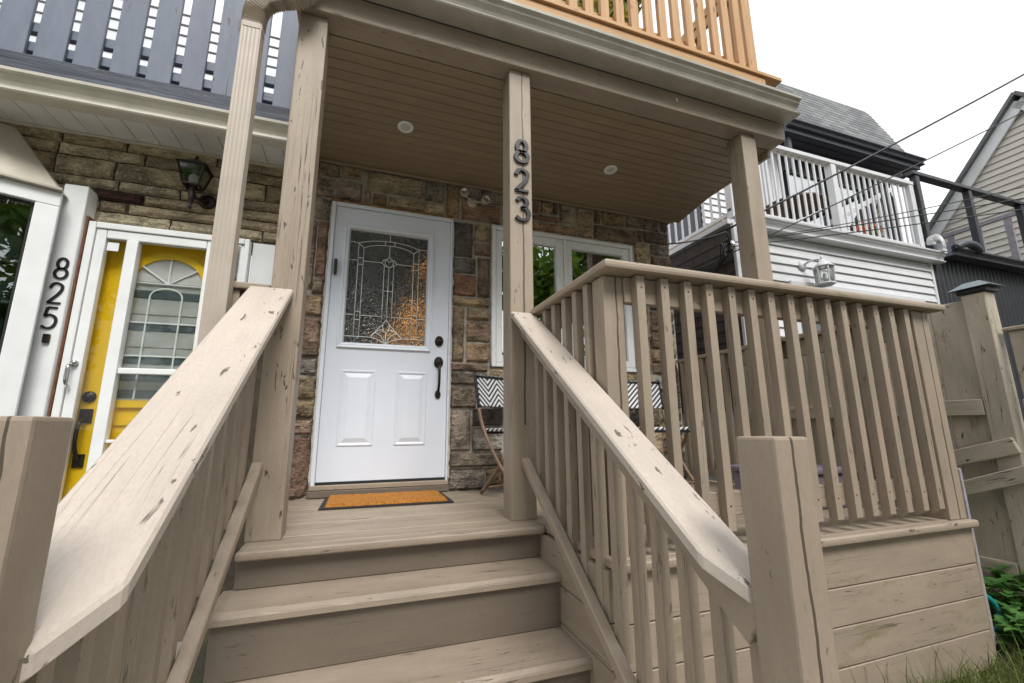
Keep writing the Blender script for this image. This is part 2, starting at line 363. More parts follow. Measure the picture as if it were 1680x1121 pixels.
def rough_stone(name, x0, x1, z0, z1, yb, d, mat, parent, amp=.012, nx=6, nz=5):
    """rock-faced stone on a wall plane y=yb, standing out by d, with an uneven outline"""
    w, h = x1-x0, z1-z0; cx, cz = (x0+x1)/2, (z0+z1)/2; sd = random.uniform(0, 100); vs = []; fs = []
    nx = max(5, min(13, int(w/.026)+3)); nz = max(5, min(11, int(h/.026)+3))
    for j in range(nz):
        for i in range(nx):
            u, v = i/(nx-1), j/(nz-1); edge = min(u, 1-u, v, 1-v)
            uu = min(max((u-.5)*1.12, -.5), .5) if edge > 0 else u-.5; vv = min(max((v-.5)*1.12, -.5), .5) if edge > 0 else v-.5
            x = uu*w; z = vv*h
            if edge > 0:
                m = .42; x = max(-w/2+.010, min(w/2-.010, x)); z = max(-h/2+.010, min(h/2-.010, z))
            nn = mnoise.noise((x*14+sd, z*14+sd, sd)); n2 = mnoise.noise((x*34+sd, z*34, sd))
            pil = d*.10 if edge == 0 else d*(.78+.22*min(1, edge*4))
            if edge == 0: x += .006*mnoise.noise((z*30+sd, 3.1, x*9)); z += .006*mnoise.noise((x*25+sd, 7.7, z*9))
            vs.append((x, -(pil + (amp*nn+amp*.5*n2 if edge > 0 else amp*.3*nn)), z))
    for j in range(nz-1):
        for i in range(nx-1):
            a = j*nx+i; fs.append((a, a+1, a+nx+1, a+nx))
    ring = [i for i in range(nx)]+[j*nx+nx-1 for j in range(1, nz)]+[(nz-1)*nx+i for i in range(nx-2, -1, -1)]+[j*nx for j in range(nz-2, 0, -1)]
    b = len(vs)
    for r in ring: vs.append((vs[r][0], .012, vs[r][2]))
    for k in range(len(ring)):
        q = (k+1) % len(ring); fs.append((ring[k], b+k, b+q, ring[q]))
    return mesh(name, vs, fs, mat, parent, Matrix.Translation((cx, yb, cz)), False)
def leaf_cloud(n, clumps, size, seed):
    rnd = random.Random(seed); vs = []; fs = []
    for _ in range(n):
        c, r = rnd.choice(clumps); d = V((rnd.gauss(0, 1), rnd.gauss(0, 1), rnd.gauss(0, 1))).normalized()*r*rnd.random()**.45
        p = V(c)+d; a = V((rnd.gauss(0, 1), rnd.gauss(0, 1), rnd.gauss(0, .6))).normalized(); b = a.cross(V((rnd.gauss(0, 1), rnd.gauss(0, 1), rnd.gauss(0, 1)))).normalized()
        s = size*rnd.uniform(.6, 1.3); k = len(vs)
        vs += [p-a*s, p+b*s*.45, p+a*s, p-b*s*.45]; fs.append((k, k+1, k+2, k+3))
    return vs, fs
def tree(label, x, y, h, r, mat, n, seed, size=.14, z0=-.7):
    t = thing('tree', label, 'tree', (x, y, z0), 'leafy trees around the houses'); rnd = random.Random(seed)
    tr = [(x, y, z0), (x+.1, y, z0+h*.25), (x-.1, y+.1, z0+h*.5), (x, y, z0+h*.85)]
    tube('trunk', smooth_pts(tr, 4), [.28*(1-.85*i/12)*h/9 for i in range(13)], 'bark', t, 9)
    clumps = []
    for k in range(16):
        a = rnd.uniform(0, 6.28); zz = rnd.uniform(.3, 1.0); rr = r*(1.15-.75*abs(zz-.6)/.4*.8)*rnd.uniform(.35, .95)
        c = (x+rr*math.cos(a), y+rr*math.sin(a), z0+h*zz); clumps.append((c, r*rnd.uniform(.28, .48)))
        if k < 7: tube('limb', smooth_pts([(x, y, z0+h*min(zz, .7)*.7), ((x+c[0])/2, (y+c[1])/2, z0+h*zz*.85), c], 4), [.09, .08, .07, .06, .05, .04, .03, .02, .015], 'bark', t, 6)
    vs, fs = leaf_cloud(n, clumps, size, seed); mesh('crown', vs, fs, mat, t)
    return t
def struct(o): o['kind'] = 'structure'; return o
def stuff(o, label=None, cat=None):
    o['kind'] = 'stuff'
    if label: o['label'] = label; o['category'] = cat
    return o
# ------------------------------------------------------------------ ground
def gh(x, y):
    b = -.68 + .16*max(0, min(1, (x-3.4)/.6))*max(0, min(1, (y+1.6)/.8)) if x < 4.3 else -.52
    return b + .012*mnoise.noise((x*2.3, y*2.3, 0))
vs, fs = [], []; xs = [-300, -60, -12]+[-6+.4*i for i in range(45)]+[14, 30, 80, 300]; ys = [-300, -60, -14]+[-6+.4*i for i in range(25)]+[6, 12, 40, 300]
for yy in ys:
    for xx in xs: vs.append((xx, yy, gh(xx, yy)))
for j in range(len(ys)-1):
    for i in range(len(xs)-1):
        a = j*len(xs)+i; fs.append((a, a+1, a+len(xs)+1, a+len(xs)))
struct(mesh('ground', vs, fs, 'soil', None, None, True))
struct(box('bounce_walkway', -.35, 1.65, -5.2, -.95, -.75, -.655, 'concrete', None, .01)); struct(box('bounce_pavement', -30, 30, -7.0, -5.22, -.75, -.65, 'concrete', None, .01))  # unseen pale slabs added to bounce light up onto the porch soffit
# ------------------------------------------------------------------ stone house 823: wall with openings, every stone its own piece
YM = 1.19
house = thing('stone_house', 'brown rubble stone house front under the taupe porch roof, number 823', 'house', (1.6, 1.2, -.6))
X0, X1, Z0, Z1 = -.2, 3.265, -.6, 2.75
DX0, DX1, DZ1 = .105, 1.045, 2.195      # door opening
WX0, WX1, WZ0, WZ1 = 1.385, 2.82, .945, 2.195
vs, fs = [], []
def wallrect(a, b, c, d):
    k = len(vs)
    for yy in (YM, YM+.25): vs.extend([(a, yy, c), (b, yy, c), (b, yy, d), (a, yy, d)])
    fs.extend([(k, k+1, k+2, k+3), (k+7, k+6, k+5, k+4), (k, k+4, k+5, k+1), (k+1, k+5, k+6, k+2), (k+2, k+6, k+7, k+3), (k+3, k+7, k+4, k)])
for r in ((X0, DX0, Z0, Z1), (DX0, DX1, DZ1, Z1), (DX0, DX1, Z0, 0), (DX1, WX0, Z0, Z1), (WX0, WX1, Z0, WZ0), (WX0, WX1, WZ1, Z1), (WX1, X1, Z0, Z1)): wallrect(*r)
mesh('wall', vs, fs, 'mortar', house)
box('side_wall', X1-.25, X1-.002, YM+.252, 9, -.6, 2.74, 'mortar', house, 0)
SR = [(-.02, .14, 2.40, 2.51), (.16, .3, 2.41, 2.51), (-.02, .31, 2.22, 2.38), (-.02, .10, 2.03, 2.21), (.35, .79, 2.34, 2.5), (.81, .97, 2.33, 2.51), (.34, .38, 2.22, 2.33), (.4, .5, 2.21, 2.32), (.52, .97, 2.21, 2.31), (.99, 1.1, 2.21, 2.5), (1.12, 1.47, 2.21, 2.38), (1.11, 1.28, 2.4, 2.53), (1.295, 1.47, 2.39, 2.53), (1.06, 1.22, 1.87, 2.18), (1.24, 1.37, 2.03, 2.18), (1.24, 1.37, 1.9, 2.01), (1.06, 1.25, 1.725, 1.86), (1.27, 1.37, 1.53, 1.88), (1.06, 1.255, 1.53, 1.715), (1.06, 1.37, 1.445, 1.52), (1.78, 1.84, 2.38, 2.5), (1.86, 1.97, 2.39, 2.51), (1.985, 2.03, 2.4, 2.51), (1.78, 2.03, 2.315, 2.365), (2.05, 2.2, 2.33, 2.51), (1.77, 2.21, 2.205, 2.3), (2.23, 2.39, 2.205, 2.5), (2.42, 2.47, 2.38, 2.52), (2.5, 2.75, 2.375, 2.51), (2.77, 3.15, 2.395, 2.53), (2.41, 2.88, 2.205, 2.36), (2.9, 2.95, 2.26, 2.38), (2.97, 3.255, 2.26, 2.385), (2.85, 3.02, 1.98, 2.245), (3.04, 3.255, 2.14, 2.25), (3.04, 3.255, 1.97, 2.12), (1.18, 1.37, 1.33, 1.435), (1.06, 1.16, .98, 1.43), (1.18, 1.37, 1.15, 1.315), (1.18, 1.37, .98, 1.135), (1.06, 1.36, .905, .965), (1.06, 1.37, .795, .89), (1.06, 1.265, .615, .78), (1.28, 1.49, .625, .78), (1.06, 1.22, .285, .6), (1.24, 1.48, .475, .61), (1.24, 1.48, .285, .46), (1.06, 1.48, .165, .27), (1.06, 1.34, 0, .15), (1.355, 1.48, .02, .15), (.02, .095, 1.57, 2.02), (-.03, .01, 1.47, 2.02), (.01, .09, 1.44, 1.56), (-.03, .09, 1.27, 1.43), (-.03, .09, .965, 1.255), (-.03, .09, .835, .955), (-.03, .09, .665, .82), (-.03, .09, .535, .655), (-.03, .09, .42, .525), (-.03, .09, 0, .41), (2.98, 3.09, 1.42, 1.55), (2.97, 3.1, 1.35, 1.41), (2.96, 3.11, 1.185, 1.34), (2.96, 3.1, 1.055, 1.175), (2.96, 3.09, .945, 1.045), (2.66, 2.82, .86, .93)]
G = .02; nxg, nzg = int((X1-X0)/G), int((2.62-(-.02))/G)
occ = [[False]*nxg for _ in range(nzg)]
def mark(a, b, c, d):
    for j in range(max(0, round((c+.02)/G)), min(nzg, round((d+.02)/G)+1)):
        for i in range(max(0, round((a-X0)/G)), min(nxg, round((b-X0)/G)+1)): occ[j][i] = True
mark(DX0, DX1, -.02, DZ1-.02); mark(WX0, WX1, WZ0, WZ1-.02)
for r in SR: mark(*r)
fill = []
for j in range(nzg):
    for i in range(nxg):
        if occ[j][i]: continue
        wmax, hmax = random.choice([(8, 6), (14, 7), (12, 9), (6, 12), (18, 6)]); w = 0
        while i+w < nxg and not occ[j][i+w] and w < wmax: w += 1
        if i+w < nxg and not any(occ[j][i+w:i+w+4]) is False: pass
        h = 0
        while j+h < nzg and h < hmax and not any(occ[j+h][i:i+w]): h += 1
        for jj in range(j, j+h):
            for ii in range(i, i+w): occ[jj][ii] = True
        if w >= 3 and h >= 3: fill.append((X0+i*G+.004, X0+(i+w)*G-.012, -.02+j*G+.004, -.02+(j+h)*G-.012))
for r in SR+fill: rough_stone('stone', r[0], r[1], r[2]+.001, r[3]-.001, YM-.002, random.uniform(.02, .04), 'stone', house, .021)
for k in range(22):       # quoins turning the right-hand corner, seen edge on
    z = 0+k*.12; d = random.uniform(.2, .42)
    o = rough_stone('stone', -d/2, d/2, z+.005, z+.11, 0, .022, 'stone', house, .01)
    mw = Matrix.Translation((X1, YM+.02+d/2, z+.0575)) @ Matrix.Rotation(math.pi/2, 4, 'Z'); WM[o] = mw; o.matrix_basis = mw
# dark room behind the panes
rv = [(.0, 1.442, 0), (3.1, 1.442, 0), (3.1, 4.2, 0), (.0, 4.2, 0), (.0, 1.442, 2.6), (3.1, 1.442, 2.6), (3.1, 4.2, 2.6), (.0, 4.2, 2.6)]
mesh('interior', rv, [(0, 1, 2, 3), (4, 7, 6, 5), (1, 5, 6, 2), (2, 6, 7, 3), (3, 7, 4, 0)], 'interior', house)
# ------------------------------------------------------------------ limestone house 825
h825 = thing('limestone_house', 'tan limestone house front with yellow door on the left, number 825', 'house', (-1.2, 1.2, -.6))
vs, fs = [], []; 
for r in ((-3.2, -1.31, -.6, 2.6), (-1.31, -.40, 1.775, 2.6), (-.40, X0-.002, -.6, 2.6)): wallrect(*r)
mesh('wall', vs, fs, 'mortar_dark', h825)
courses = [(2.332, 2.40), (2.25, 2.325), (2.112, 2.242), (2.035, 2.104), (1.957, 2.027), (1.882, 1.949), (1.80, 1.874)]
for ci, (za, zb) in enumerate(courses):
    x = -1.9+random.uniform(0, .25)
    fixed = []
    if ci == 4: fixed = [(-1.34, -1.07, 'redstone')]
    if ci == 5: fixed = [(-1.30, -1.16, 'lime'), (-1.145, -.56, 'lime')]
    xs0 = []
    cur = -1.95
    for f in fixed+[(-.205, -.205, None)]:
        while cur < f[0]-.06:
            w = min(random.uniform(.22, .62) if zb-za > .06 else random.uniform(.15, .4), f[0]-cur)
            if f[0]-cur-w < .1: w = f[0]-cur
            xs0.append((cur, cur+w-.012, 'lime')); cur += w
        if f[2]: xs0.append((f[0], f[1]-.008, f[2])); cur = f[1]
    for a, b, m in xs0: rough_stone('stone', a, b, za, zb, YM-.002, random.uniform(.014, .034), m, h825, .011)
for zc in range(13):
    z = -.1+zc*.13
    rough_stone('stone', -1.72, -1.47, z, z+.115, YM-.002, .02, 'lime', h825, .008)
box('blank_panel', -.395, -.205, 1.17, 1.186, 1.04, 1.775, 'white_frame', h825, .003)
box('white_corner_board', -1.437, -1.315, 1.07, 1.186, -.3, 1.985, 'white_frame', h825, .004)
box('rust_strip', -1.313, -1.303, 1.10, 1.184, -.3, 1.80, 'rust', h825, .001)
# bay window set at an angle
A, B = V((-1.385, .985, 0)), V((-2.25, .585, 0)); dirb = (B-A).normalized(); nb = V((dirb.y, -dirb.x, 0))
if nb.y > 0: nb = -nb
bay = thing('bay_window', 'white framed angled bay window at the left edge beside the number 825 board', 'window', (A.x, A.y, .2))
def bq(s, z, d=0): q = A+dirb*s+nb*d; return (q.x, q.y, z)
upb = tuple(nb)
beam('frame_head', bq(0, 1.82), bq(.92, 1.82), .09, .07, 'white_frame', bay, upb)
beam('frame_stile', bq(.05, -.1), bq(.05, 1.774), .1, .07, 'white_frame', bay, upb)
beam('frame_stile', bq(.9, -.1), bq(.9, 1.774), .06, .07, 'white_frame', bay, upb)
beam('frame_sill', bq(.102, -.06), bq(.868, -.06), .08, .07, 'white_frame', bay, upb)
beam('glazing_bead', bq(.108, .0), bq(.108, 1.772), .012, .02, 'rubber', bay, upb)
beam('glazing_bead', bq(.116, 1.766), bq(.868, 1.766), .012, .02, 'rubber', bay, upb)
beam('pane', bq(.49, -.02), bq(.49, 1.775), .77, .006, 'bay_pane', bay, upb, 0)
for k in range(6):
    beam('blind_slat', bq(.13, .25+k*.25, -.09), bq(.86, .25+k*.25, -.09), .16, .004, 'screen', bay, upb, 0)
beam('back_panel', bq(.47, -.1, -.16), bq(.47, 1.8, -.16), .9, .01, 'interior', bay, upb, 0)
mesh('cove_panel', [(-1.40, 1.0, 1.885), (-2.3, .58, 1.885), (-2.5, .80, 2.36), (-1.785, 1.165, 2.36), (-1.40, 1.06, 1.885), (-2.3, .68, 1.885), (-2.5, .9, 2.36), (-1.785, 1.185, 2.36)],
     [(0, 3, 2, 1), (4, 5, 6, 7), (0, 1, 5, 4), (1, 2, 6, 5), (2, 3, 7, 6), (3, 0, 4, 7)], 'beige_panel', bay)
beam('drip_edge', bq(-.0, 1.876, .02), bq(.95, 1.876, .02), .02, .09, 'beige_panel', bay, upb)
# eave of 825: soffit panels, trim, gutter
soffit = thing('eave_soffit', 'off-white slatted eave soffit over the tan stone wall', 'soffit', (-1.2, 1, 2.37))
x = -2.6
while x < -.18:
    box('soffit_panel', x, x+.128, .86, 1.178, 2.405, 2.417, 'white_frame', soffit, .003); x += .132
box('wall_trim', -2.6, -.06, 1.150, 1.176, 2.385, 2.404, 'cream_gutter', soffit, .003)
box('fascia', -2.6, -.06, .835, .858, 2.36, 2.53, 'cream_gutter', soffit, .003)
def gutter_profile(yf, zb, zt, w):
    return [(yf+w, zt), (yf+w, zb), (yf+.008, zb), (yf-.004, zb+.002), (yf-.008, zb+.008), (yf-.003, zb+.014), (yf+.016, zb+.022), (yf+.019, zb+.045), (yf+.010, zb+.068), (yf-.012, zb+.088), (yf-.018, zt-.022), (yf-.034, zt-.015), (yf-.036, zt), (yf-.022, zt+.003), (yf-.018, zt-.006)]
g8 = thing('eave_gutter', 'cream metal gutter along the eave of the tan stone house', 'gutter', (-1.2, .8, 2.35))
prism('trough', shell(gutter_profile(.80-.075+.03, 2.352, 2.475, .08), .0025), 'x', -2.6, -.062, 'cream_gutter', g8)
# blue board fence on top of that roof
roof8 = thing('flat_roof_edge', 'dark blue cracked and peeling curb board above the cream gutter', 'roof edge', (-1.2, .9, 2.5))
box('curb_board', -2.6, -.062, .86, .895, 2.52, 2.69, 'bluecurb', roof8, .008)
box('roof_deck', -2.6, -.062, .9, 3.2, 2.55, 2.62, 'darkgrey', roof8, .003)
bf = thing('privacy_fence', 'slate blue board fence with peeling paint on the roof of the left house', 'fence', (-1.2, .93, 2.62))
edges = [-2.6]; x = -1.808
bx = [(-2.37, -2.235), (-2.185, -2.05), (-2.0, -1.862), (-1.815, -1.664), (-1.622, -1.475), (-1.432, -1.302), (-1.244, -1.106), (-1.056, -.921), (-.871, -.742), (-.689, -.558), (-.505, -.382), (-.317, -.20), (-.155, -.06)]
for k, (a, b) in enumerate(bx):
    o = box('fence_board', a, b, .90+.004*random.random(), .925, 2.695, 4.3, 'blue', bf, .003)
for z in (2.76, 2.90, 3.6): box('fence_rail', -2.6, -.02, .93, .972, z, z+.07, 'blue', bf, .004)
up8 = thing('upper_storey', 'white sided upper storey wall seen through the gaps of the blue fence', 'house', (-1.2, 2.3, 2.6))
for k in range(17):
    z = 2.62+k*.12; beam('siding_plank', (-3.6, 2.3, z+.06), (.2, 2.3, z+.06), .014, .128, 'white_siding', up8, (0, .14, 1), .002)
box('backing', -3.6, .2, 2.325, 2.42, 2.6, 4.66, 'white_siding', up8, .0)
# storm door, yellow door
sdoor = thing('storm_door', 'white aluminium storm door with glass in front of the yellow door', 'storm door', (-.85, 1.14, -.1))
def wf(n, a, b, c, d, y0=1.115, y1=1.165, m='white_frame', par=None, bev=.006): return box(n, a, b, y0, y1, c, d, m, par or sdoor, bev, 2)
wf('jamb', -1.300, -1.262, -.1, 1.772, 1.105, 1.18); wf('jamb', -.432, -.402, -.1, 1.772, 1.105, 1.18); wf('head', -1.260, -.434, 1.732, 1.772, 1.105, 1.18)
wf('stile', -1.258, -1.205, -.08, 1.730); wf('stile', -.655, -.60, -.08, 1.730); wf('top_rail', -1.203, -.657, 1.672, 1.729); wf('mullion', -1.092, -1.03, -.08, 1.670, 1.105); wf('cross_bar', -1.028, -.657, .803, .84)
wf('cross_bar', -1.028, -.657, .385, .405); wf('bottom_rail', -1.203, -1.094, -.08, .02); wf('bottom_rail', -1.028, -.657, -.08, .02)
wf('side_strip', -.598, -.434, -.08, 1.730, 1.12); wf('hinge_strip', -.47, -.455, -.05, 1.72, 1.11, 1.119, 'steel', None, .002)
box('pane', -1.203, -1.094, 1.138, 1.142, .022, 1.671, 'storm_pane', sdoor, 0); box('pane', -1.028, -.657, 1.138, 1.142, .842, 1.671, 'storm_pane', sdoor, 0); box('pane', -1.028, -.657, 1.138, 1.142, .022, .80, 'storm_pane', sdoor, 0)
box('sticker', -1.20, -1.14, 1.134, 1.1365, 1.595, 1.652, 'white_frame', sdoor, 0)
hd = tube('pull_handle', smooth_pts([(-1.248, 1.112, .845), (-1.246, 1.07, .84), (-1.244, 1.06, .79), (-1.243, 1.062, .74), (-1.243, 1.10, .715)], 5), .008, 'steel', sdoor)
lathe('button', [(.016, 0), (.016, .02), (.01, .03)], 'steel', sdoor, 14, Matrix.Translation((-1.236, 1.115, .86)) @ Matrix.Rotation(math.pi/2, 4, 'X'))
yd = thing('front_door', 'yellow panelled front door with an arched window behind the storm door', 'door', (-.85, 1.24, -.1))
box('slab', -1.262, -.42, 1.225, 1.262, -.06, 1.74, 'yellow', yd, .003)
def arch(x0, x1, z0, zs, zt, n=14):
    pts = [(x0, z0), (x1, z0), (x1, zs)]; cx = (x0+x1)/2; a = (x1-x0)/2
    for i in range(1, n): t = math.pi*i/n; pts.append((cx+a*math.cos(t), zs+(zt-zs)*math.sin(t)))
    pts.append((x0, zs)); return pts
def ring_y(name, o, i, y0, y1, mat, par):
    n = len(o); vs = [(p[0], y, p[1]) for y in (y0, y1) for L in (o, i) for p in L]; fs = []
    for k in range(n):
        q = (k+1) % n
        fs += [(k, q, n+q, n+k), (2*n+q, 2*n+k, 3*n+k, 3*n+q), (k, 2*n+k, 2*n+q, q), (n+q, 3*n+q, 3*n+k, n+k)]
    return mesh(name, vs, fs, mat, par)
AW = (-1.063, -.683, .645, 1.44, 1.60)
ring_y('window_moulding', arch(AW[0]-.045, AW[1]+.045, AW[2]-.045, AW[3], AW[4]+.045), arch(AW[0], AW[1], AW[2], AW[3], AW[4]), 1.205, 1.224, 'yellow', yd)
prism('blind', arch(*AW), 'y', 1.219, 1.2235, 'curtain', yd)
for k in range(8):
    z = .66+k*.11
    box('blind_slat', AW[0]+.004, AW[1]-.004, 1.2125, 1.2185, z, z+.052, 'screen' if k % 2 == 0 or k < 2 else 'curtain', yd, .001)
vs, fs = [], []
for a in ((-.963, .65, -.963, 1.33), (-.783, .65, -.783, 1.33), (AW[0], .93, AW[1], .93), (AW[0], 1.15, AW[1], 1.15), (AW[0], 1.42, AW[1], 1.42), (-.873, 1.42, -.873, 1.595), (-.873, 1.42, -1.03, 1.535), (-.873, 1.42, -.716, 1.535)):
    tube_geo([(a[0], 1.208, a[1]), (a[2], 1.208, a[3])], .006, 6, False, vs, fs)
tube_geo([(-.873+.09*math.cos(t*math.pi/10), 1.208, 1.33+.06*math.sin(t*math.pi/10)) for t in range(11)], .006, 6, False, vs, fs)
mesh('muntins', vs, fs, 'white_frame', yd)
box('pane', AW[0], AW[1], 1.2035, 1.2045, AW[2], AW[3]-.01, 'storm_pane', yd, 0)
for (a, b, c, d) in ((-1.08, -.9, .05, .52), (-.85, -.67, .05, .52)): ring_y('panel_moulding', [(a, c), (b, c), (b, d), (a, d)], [(a+.03, c+.03), (b-.03, c+.03), (b-.03, d-.03), (a+.03, d-.03)], 1.212, 1.2245, 'yellow', yd)
lathe('deadbolt', [(.034, 0), (.034, .012), (.026, .02), (.016, .022), (.014, .034)], 'bronze', yd, 20, Matrix.Translation((-1.19, 1.224, .665)) @ Matrix.Rotation(math.pi/2, 4, 'X'))
box('lock_plate', -1.222, -1.158, 1.212, 1.224, .505, .59, 'bronze', yd, .003); box('lock_plate', -1.215, -1.16, 1.212, 1.224, .24, .32, 'bronze', yd, .003)
tube('handle_bar', smooth_pts([(-1.19, 1.21, .53), (-1.19, 1.16, .50), (-1.19, 1.155, .38), (-1.19, 1.21, .28)], 5), .011, 'bronze', yd)
box('threshold', -1.30, -.42, 1.08, 1.20, -.14, -.065, 'white_frame', h825, .004)
# ------------------------------------------------------------------ numbers, lanterns
def ribbon(name, strokes, ox, oz, sx, sz, y, depth, mat, par):
    vs, fs = [], []
    for pts, w0, w1 in strokes:
        P = smooth_pts([(p[0], p[1], 0) for p in pts], 5) if len(pts) > 2 else [V((p[0], p[1], 0)) for p in pts]
        n = len(P); b = len(vs)
        for i, p in enumerate(P):
            a = P[max(i-1, 0)]; c = P[min(i+1, n-1)]; d = V(((c.x-a.x)*sx, (c.y-a.y)*sz)); d.normalize()
            w = w0+(w1-w0)*abs(d.y)
            for sgn in (-1, 1):
                X = ox+p.x*sx-d.y*w*sgn; Z = oz+p.y*sz+d.x*w*sgn
                vs += [(X, y, Z), (X, y+depth, Z)]
        for i in range(n-1):
            k = b+i*4; fs += [(k, k+2, k+6, k+4), (k+1, k+5, k+7, k+3), (k, k+4, k+5, k+1), (k+2, k+3, k+7, k+6)]
        fs += [(b, b+1, b+3, b+2), (b+4*(n-1), b+4*(n-1)+2, b+4*(n-1)+3, b+4*(n-1)+1)]
    return mesh(name, vs, fs, mat, par)
def ell(cx, cz, a, b, n=12): return [(cx+a*math.cos(2*math.pi*k/n), cz+b*math.sin(2*math.pi*k/n)) for k in range(n+1)]
DIG = {'8': lambda w0, w1: [(ell(.5, .74, .34, .26), w0, w1), (ell(.5, .25, .43, .25), w0, w1)],
       '2': lambda w0, w1: [([(.07, .74), (.2, .93), (.5, 1.0), (.83, .9), (.88, .7), (.65, .45), (.3, .2), (.06, .03)], w0, w1), ([(.04, .03), (.96, .03)], w0, w1)],
       '3': lambda w0, w1: [([(.12, .84), (.32, .98), (.68, .96), (.84, .77), (.66, .6), (.4, .545)], w0, w1), ([(.4, .545), (.78, .5), (.95, .28), (.78, .06), (.4, 0), (.04, .13)], w0, w1)],
       '5': lambda w0, w1: [([(.9, .985), (.25, .985)], w0, w1), ([(.25, .985), (.14, .56)], w0, w1), ([(.14, .56), (.45, .64), (.82, .55), (.95, .32), (.78, .07), (.4, 0), (.03, .1)], w0, w1)]}
n3 = thing('house_number', 'black house number 823 on the middle porch post', 'house number', (1.226, -.005, 1.65))
for ch, zt in (('8', 2.159), ('2', 1.967), ('3', 1.786)): ribbon('digit', DIG[ch](.0065, .0125), 1.183, zt-.142, .088, .142, -.014, .013, 'black', n3)
n5 = thing('house_number', 'black house number 825 on the white board at left', 'house number', (-1.38, 1.06, .9))
for ch, cx, zc in (('8', -1.363, 1.428), ('2', -1.368, 1.27), ('5', -1.372, 1.119)): ribbon('digit', DIG[ch](.0055, .0072), cx-.034, zc-.064, .068, .128, 1.062, .007, 'black', n5)
tag(box('doorbell', -1.383, -1.350, 1.052, 1.069, .965, 1.02, 'bronze', None, .008, 2), 'small black doorbell under the number 825', 'doorbell')
def lantern825():
    t = thing('wall_lantern', 'dark bronze coach lantern on the tan stone wall', 'lantern', (-.73, 1.16, 2.05))
    lathe('back_plate', [(.055, 0), (.055, .012), (.04, .02), (.02, .022)], 'bronze', t, 20, Matrix.Translation((-.70, 1.165, 2.03)) @ Matrix.Rotation(math.pi/2, 4, 'X'))
    tube('arm', smooth_pts([(-.70, 1.15, 2.03), (-.715, 1.10, 2.0), (-.745, 1.05, 2.01), (-.755, 1.03, 2.06)], 5), .012, 'bronze', t)
    lathe('finial', [(.004, -.115), (.012, -.10), (.006, -.09), (.016, -.06), (.02, 0), (.014, .03), (.03, .05)], 'bronze', t, 14, Matrix.Translation((-.755, 1.03, 2.02)))
    def rg(z, h, w): return [(-.755+sx*w, 1.03+sy*w, z) for sx, sy in ((-1, -1), (1, -1), (1, 1), (-1, 1))]
    lo, hi = rg(2.072, 0, .045), rg(2.20, 0, .075)
    mesh('glass', lo+hi, [(0, 1, 5, 4), (1, 2, 6, 5), (2, 3, 7, 6), (3, 0, 4, 7)], 'clear', t)
    lathe('bulb', [(.012, 0), (.03, .04), (.026, .07), (.008, .09)], 'curtain', t, 14, Matrix.Translation((-.755, 1.03, 2.075)))
    for k in range(4): beam('frame_bar', lo[k], hi[k], .012, .012, 'bronze', t, (0, 0, 1), .001)
    for L in (lo, hi):
        for k in range(4): beam('frame_bar', L[k], L[(k+1) % 4], .012, .012, 'bronze', t, (0, 0, 1), .001)
    ap = (-.755, 1.03, 2.275); r2 = rg(2.206, 0, .088)
    rf_ = mesh('roof', r2+[ap], [(0, 1, 4), (1, 2, 4), (2, 3, 4), (3, 0, 4), (3, 2, 1, 0)], 'bronze', t)
    lathe('knob', [(.006, 0), (.012, .012), (.004, .028)], 'bronze', rf_, 12, Matrix.Translation((-.755, 1.03, 2.27)))
lantern825()
# ------------------------------------------------------------------ porch deck
deck = thing('porch_deck', 'taupe painted plank porch deck with a boarded skirt', 'deck', (1.8, 0, -.66))
y = 1.13; first = True
while y > -.75:
    y0 = max(y-.134, -.735)
    xl = -.02 if y0 > -.09 else 1.275
    if y0 < -.10 < y and y-y0 > .05: xl = 1.275
    if y-y0 > .03: box('deck_board', xl+random.uniform(0, .003), 3.335, y0, y-.0035, -.03, random.uniform(-.0015, .001), 'deck', deck, .003)
    y -= .134
box('nosing', -.02, 1.272, -.155, -.081, -.036, 0, 'deck', deck, .016, 3)
box('nosing', 1.262, 3.345, -.785, -.738, -.036, 0, 'deck', deck, .016, 3)
for k, (a, b) in enumerate(((-.205, -.04), (-.352, -.209), (-.50, -.356), (-.66, -.504))):
    box('skirt_board', 1.30, 3.325, -.752, -.725, a, b, 'taupe_mossy', deck, .003)
    box('skirt_board', 1.262, 1.29, -.722, -.085, a, b, 'taupe', deck, .003)
    box('skirt_board', 3.298, 3.324, -.723, 1.12, a, b, 'taupe', deck, .003)
box('corner_trim', 3.326, 3.342, -.752, -.66, -.66, -.04, 'taupe', deck, .003)
# ------------------------------------------------------------------ steps
st = thing('porch_steps', 'taupe painted wooden steps with worn tread edges up to the porch', 'steps', (.6, -.5, -.66))
def tread(yf, yb, z):
    """worn plank tread with a chewed front edge"""
    nx = 60; vs, fs = [], []; x0, x1 = -.055, 1.295
    for i in range(nx+1):
        x = x0+(x1-x0)*i/nx; c = .005*mnoise.noise((x*7, z*30, 1))+.003*mnoise.noise((x*31, z*9, 5)); d = .004+.006*max(0, mnoise.noise((x*11, 3.3, z*17)))
        vs += [(x, yb, z), (x, yf+.012+d+c, z), (x, yf+.003+c, z-.006-d), (x, yf+c*.5, z-.018), (x, yf, z-.036), (x, yf+.006, z-.04), (x, yb, z-.04)]
    for i in range(nx):
        for k in range(6): a = i*7+k; fs.append((a, a+1, a+8, a+7))
        fs.append((i*7+6, i*7, i*7+7, i*7+13))
    fs += [tuple(range(7))[::-1], tuple(nx*7+k for k in range(7))]
    o = mesh('tread', [(a-.6, b, c-z) for a, b, c in vs], fs, 'deck', st, Matrix.Translation((.6, 0, z)))
Y1, Zt1, Y2, Zt2 = -.345, -.147, -.59, -.368
tread(Y1, -.098, Zt1); tread(Y2, -.313, Zt2); tread(-.83, -.56, -.56)
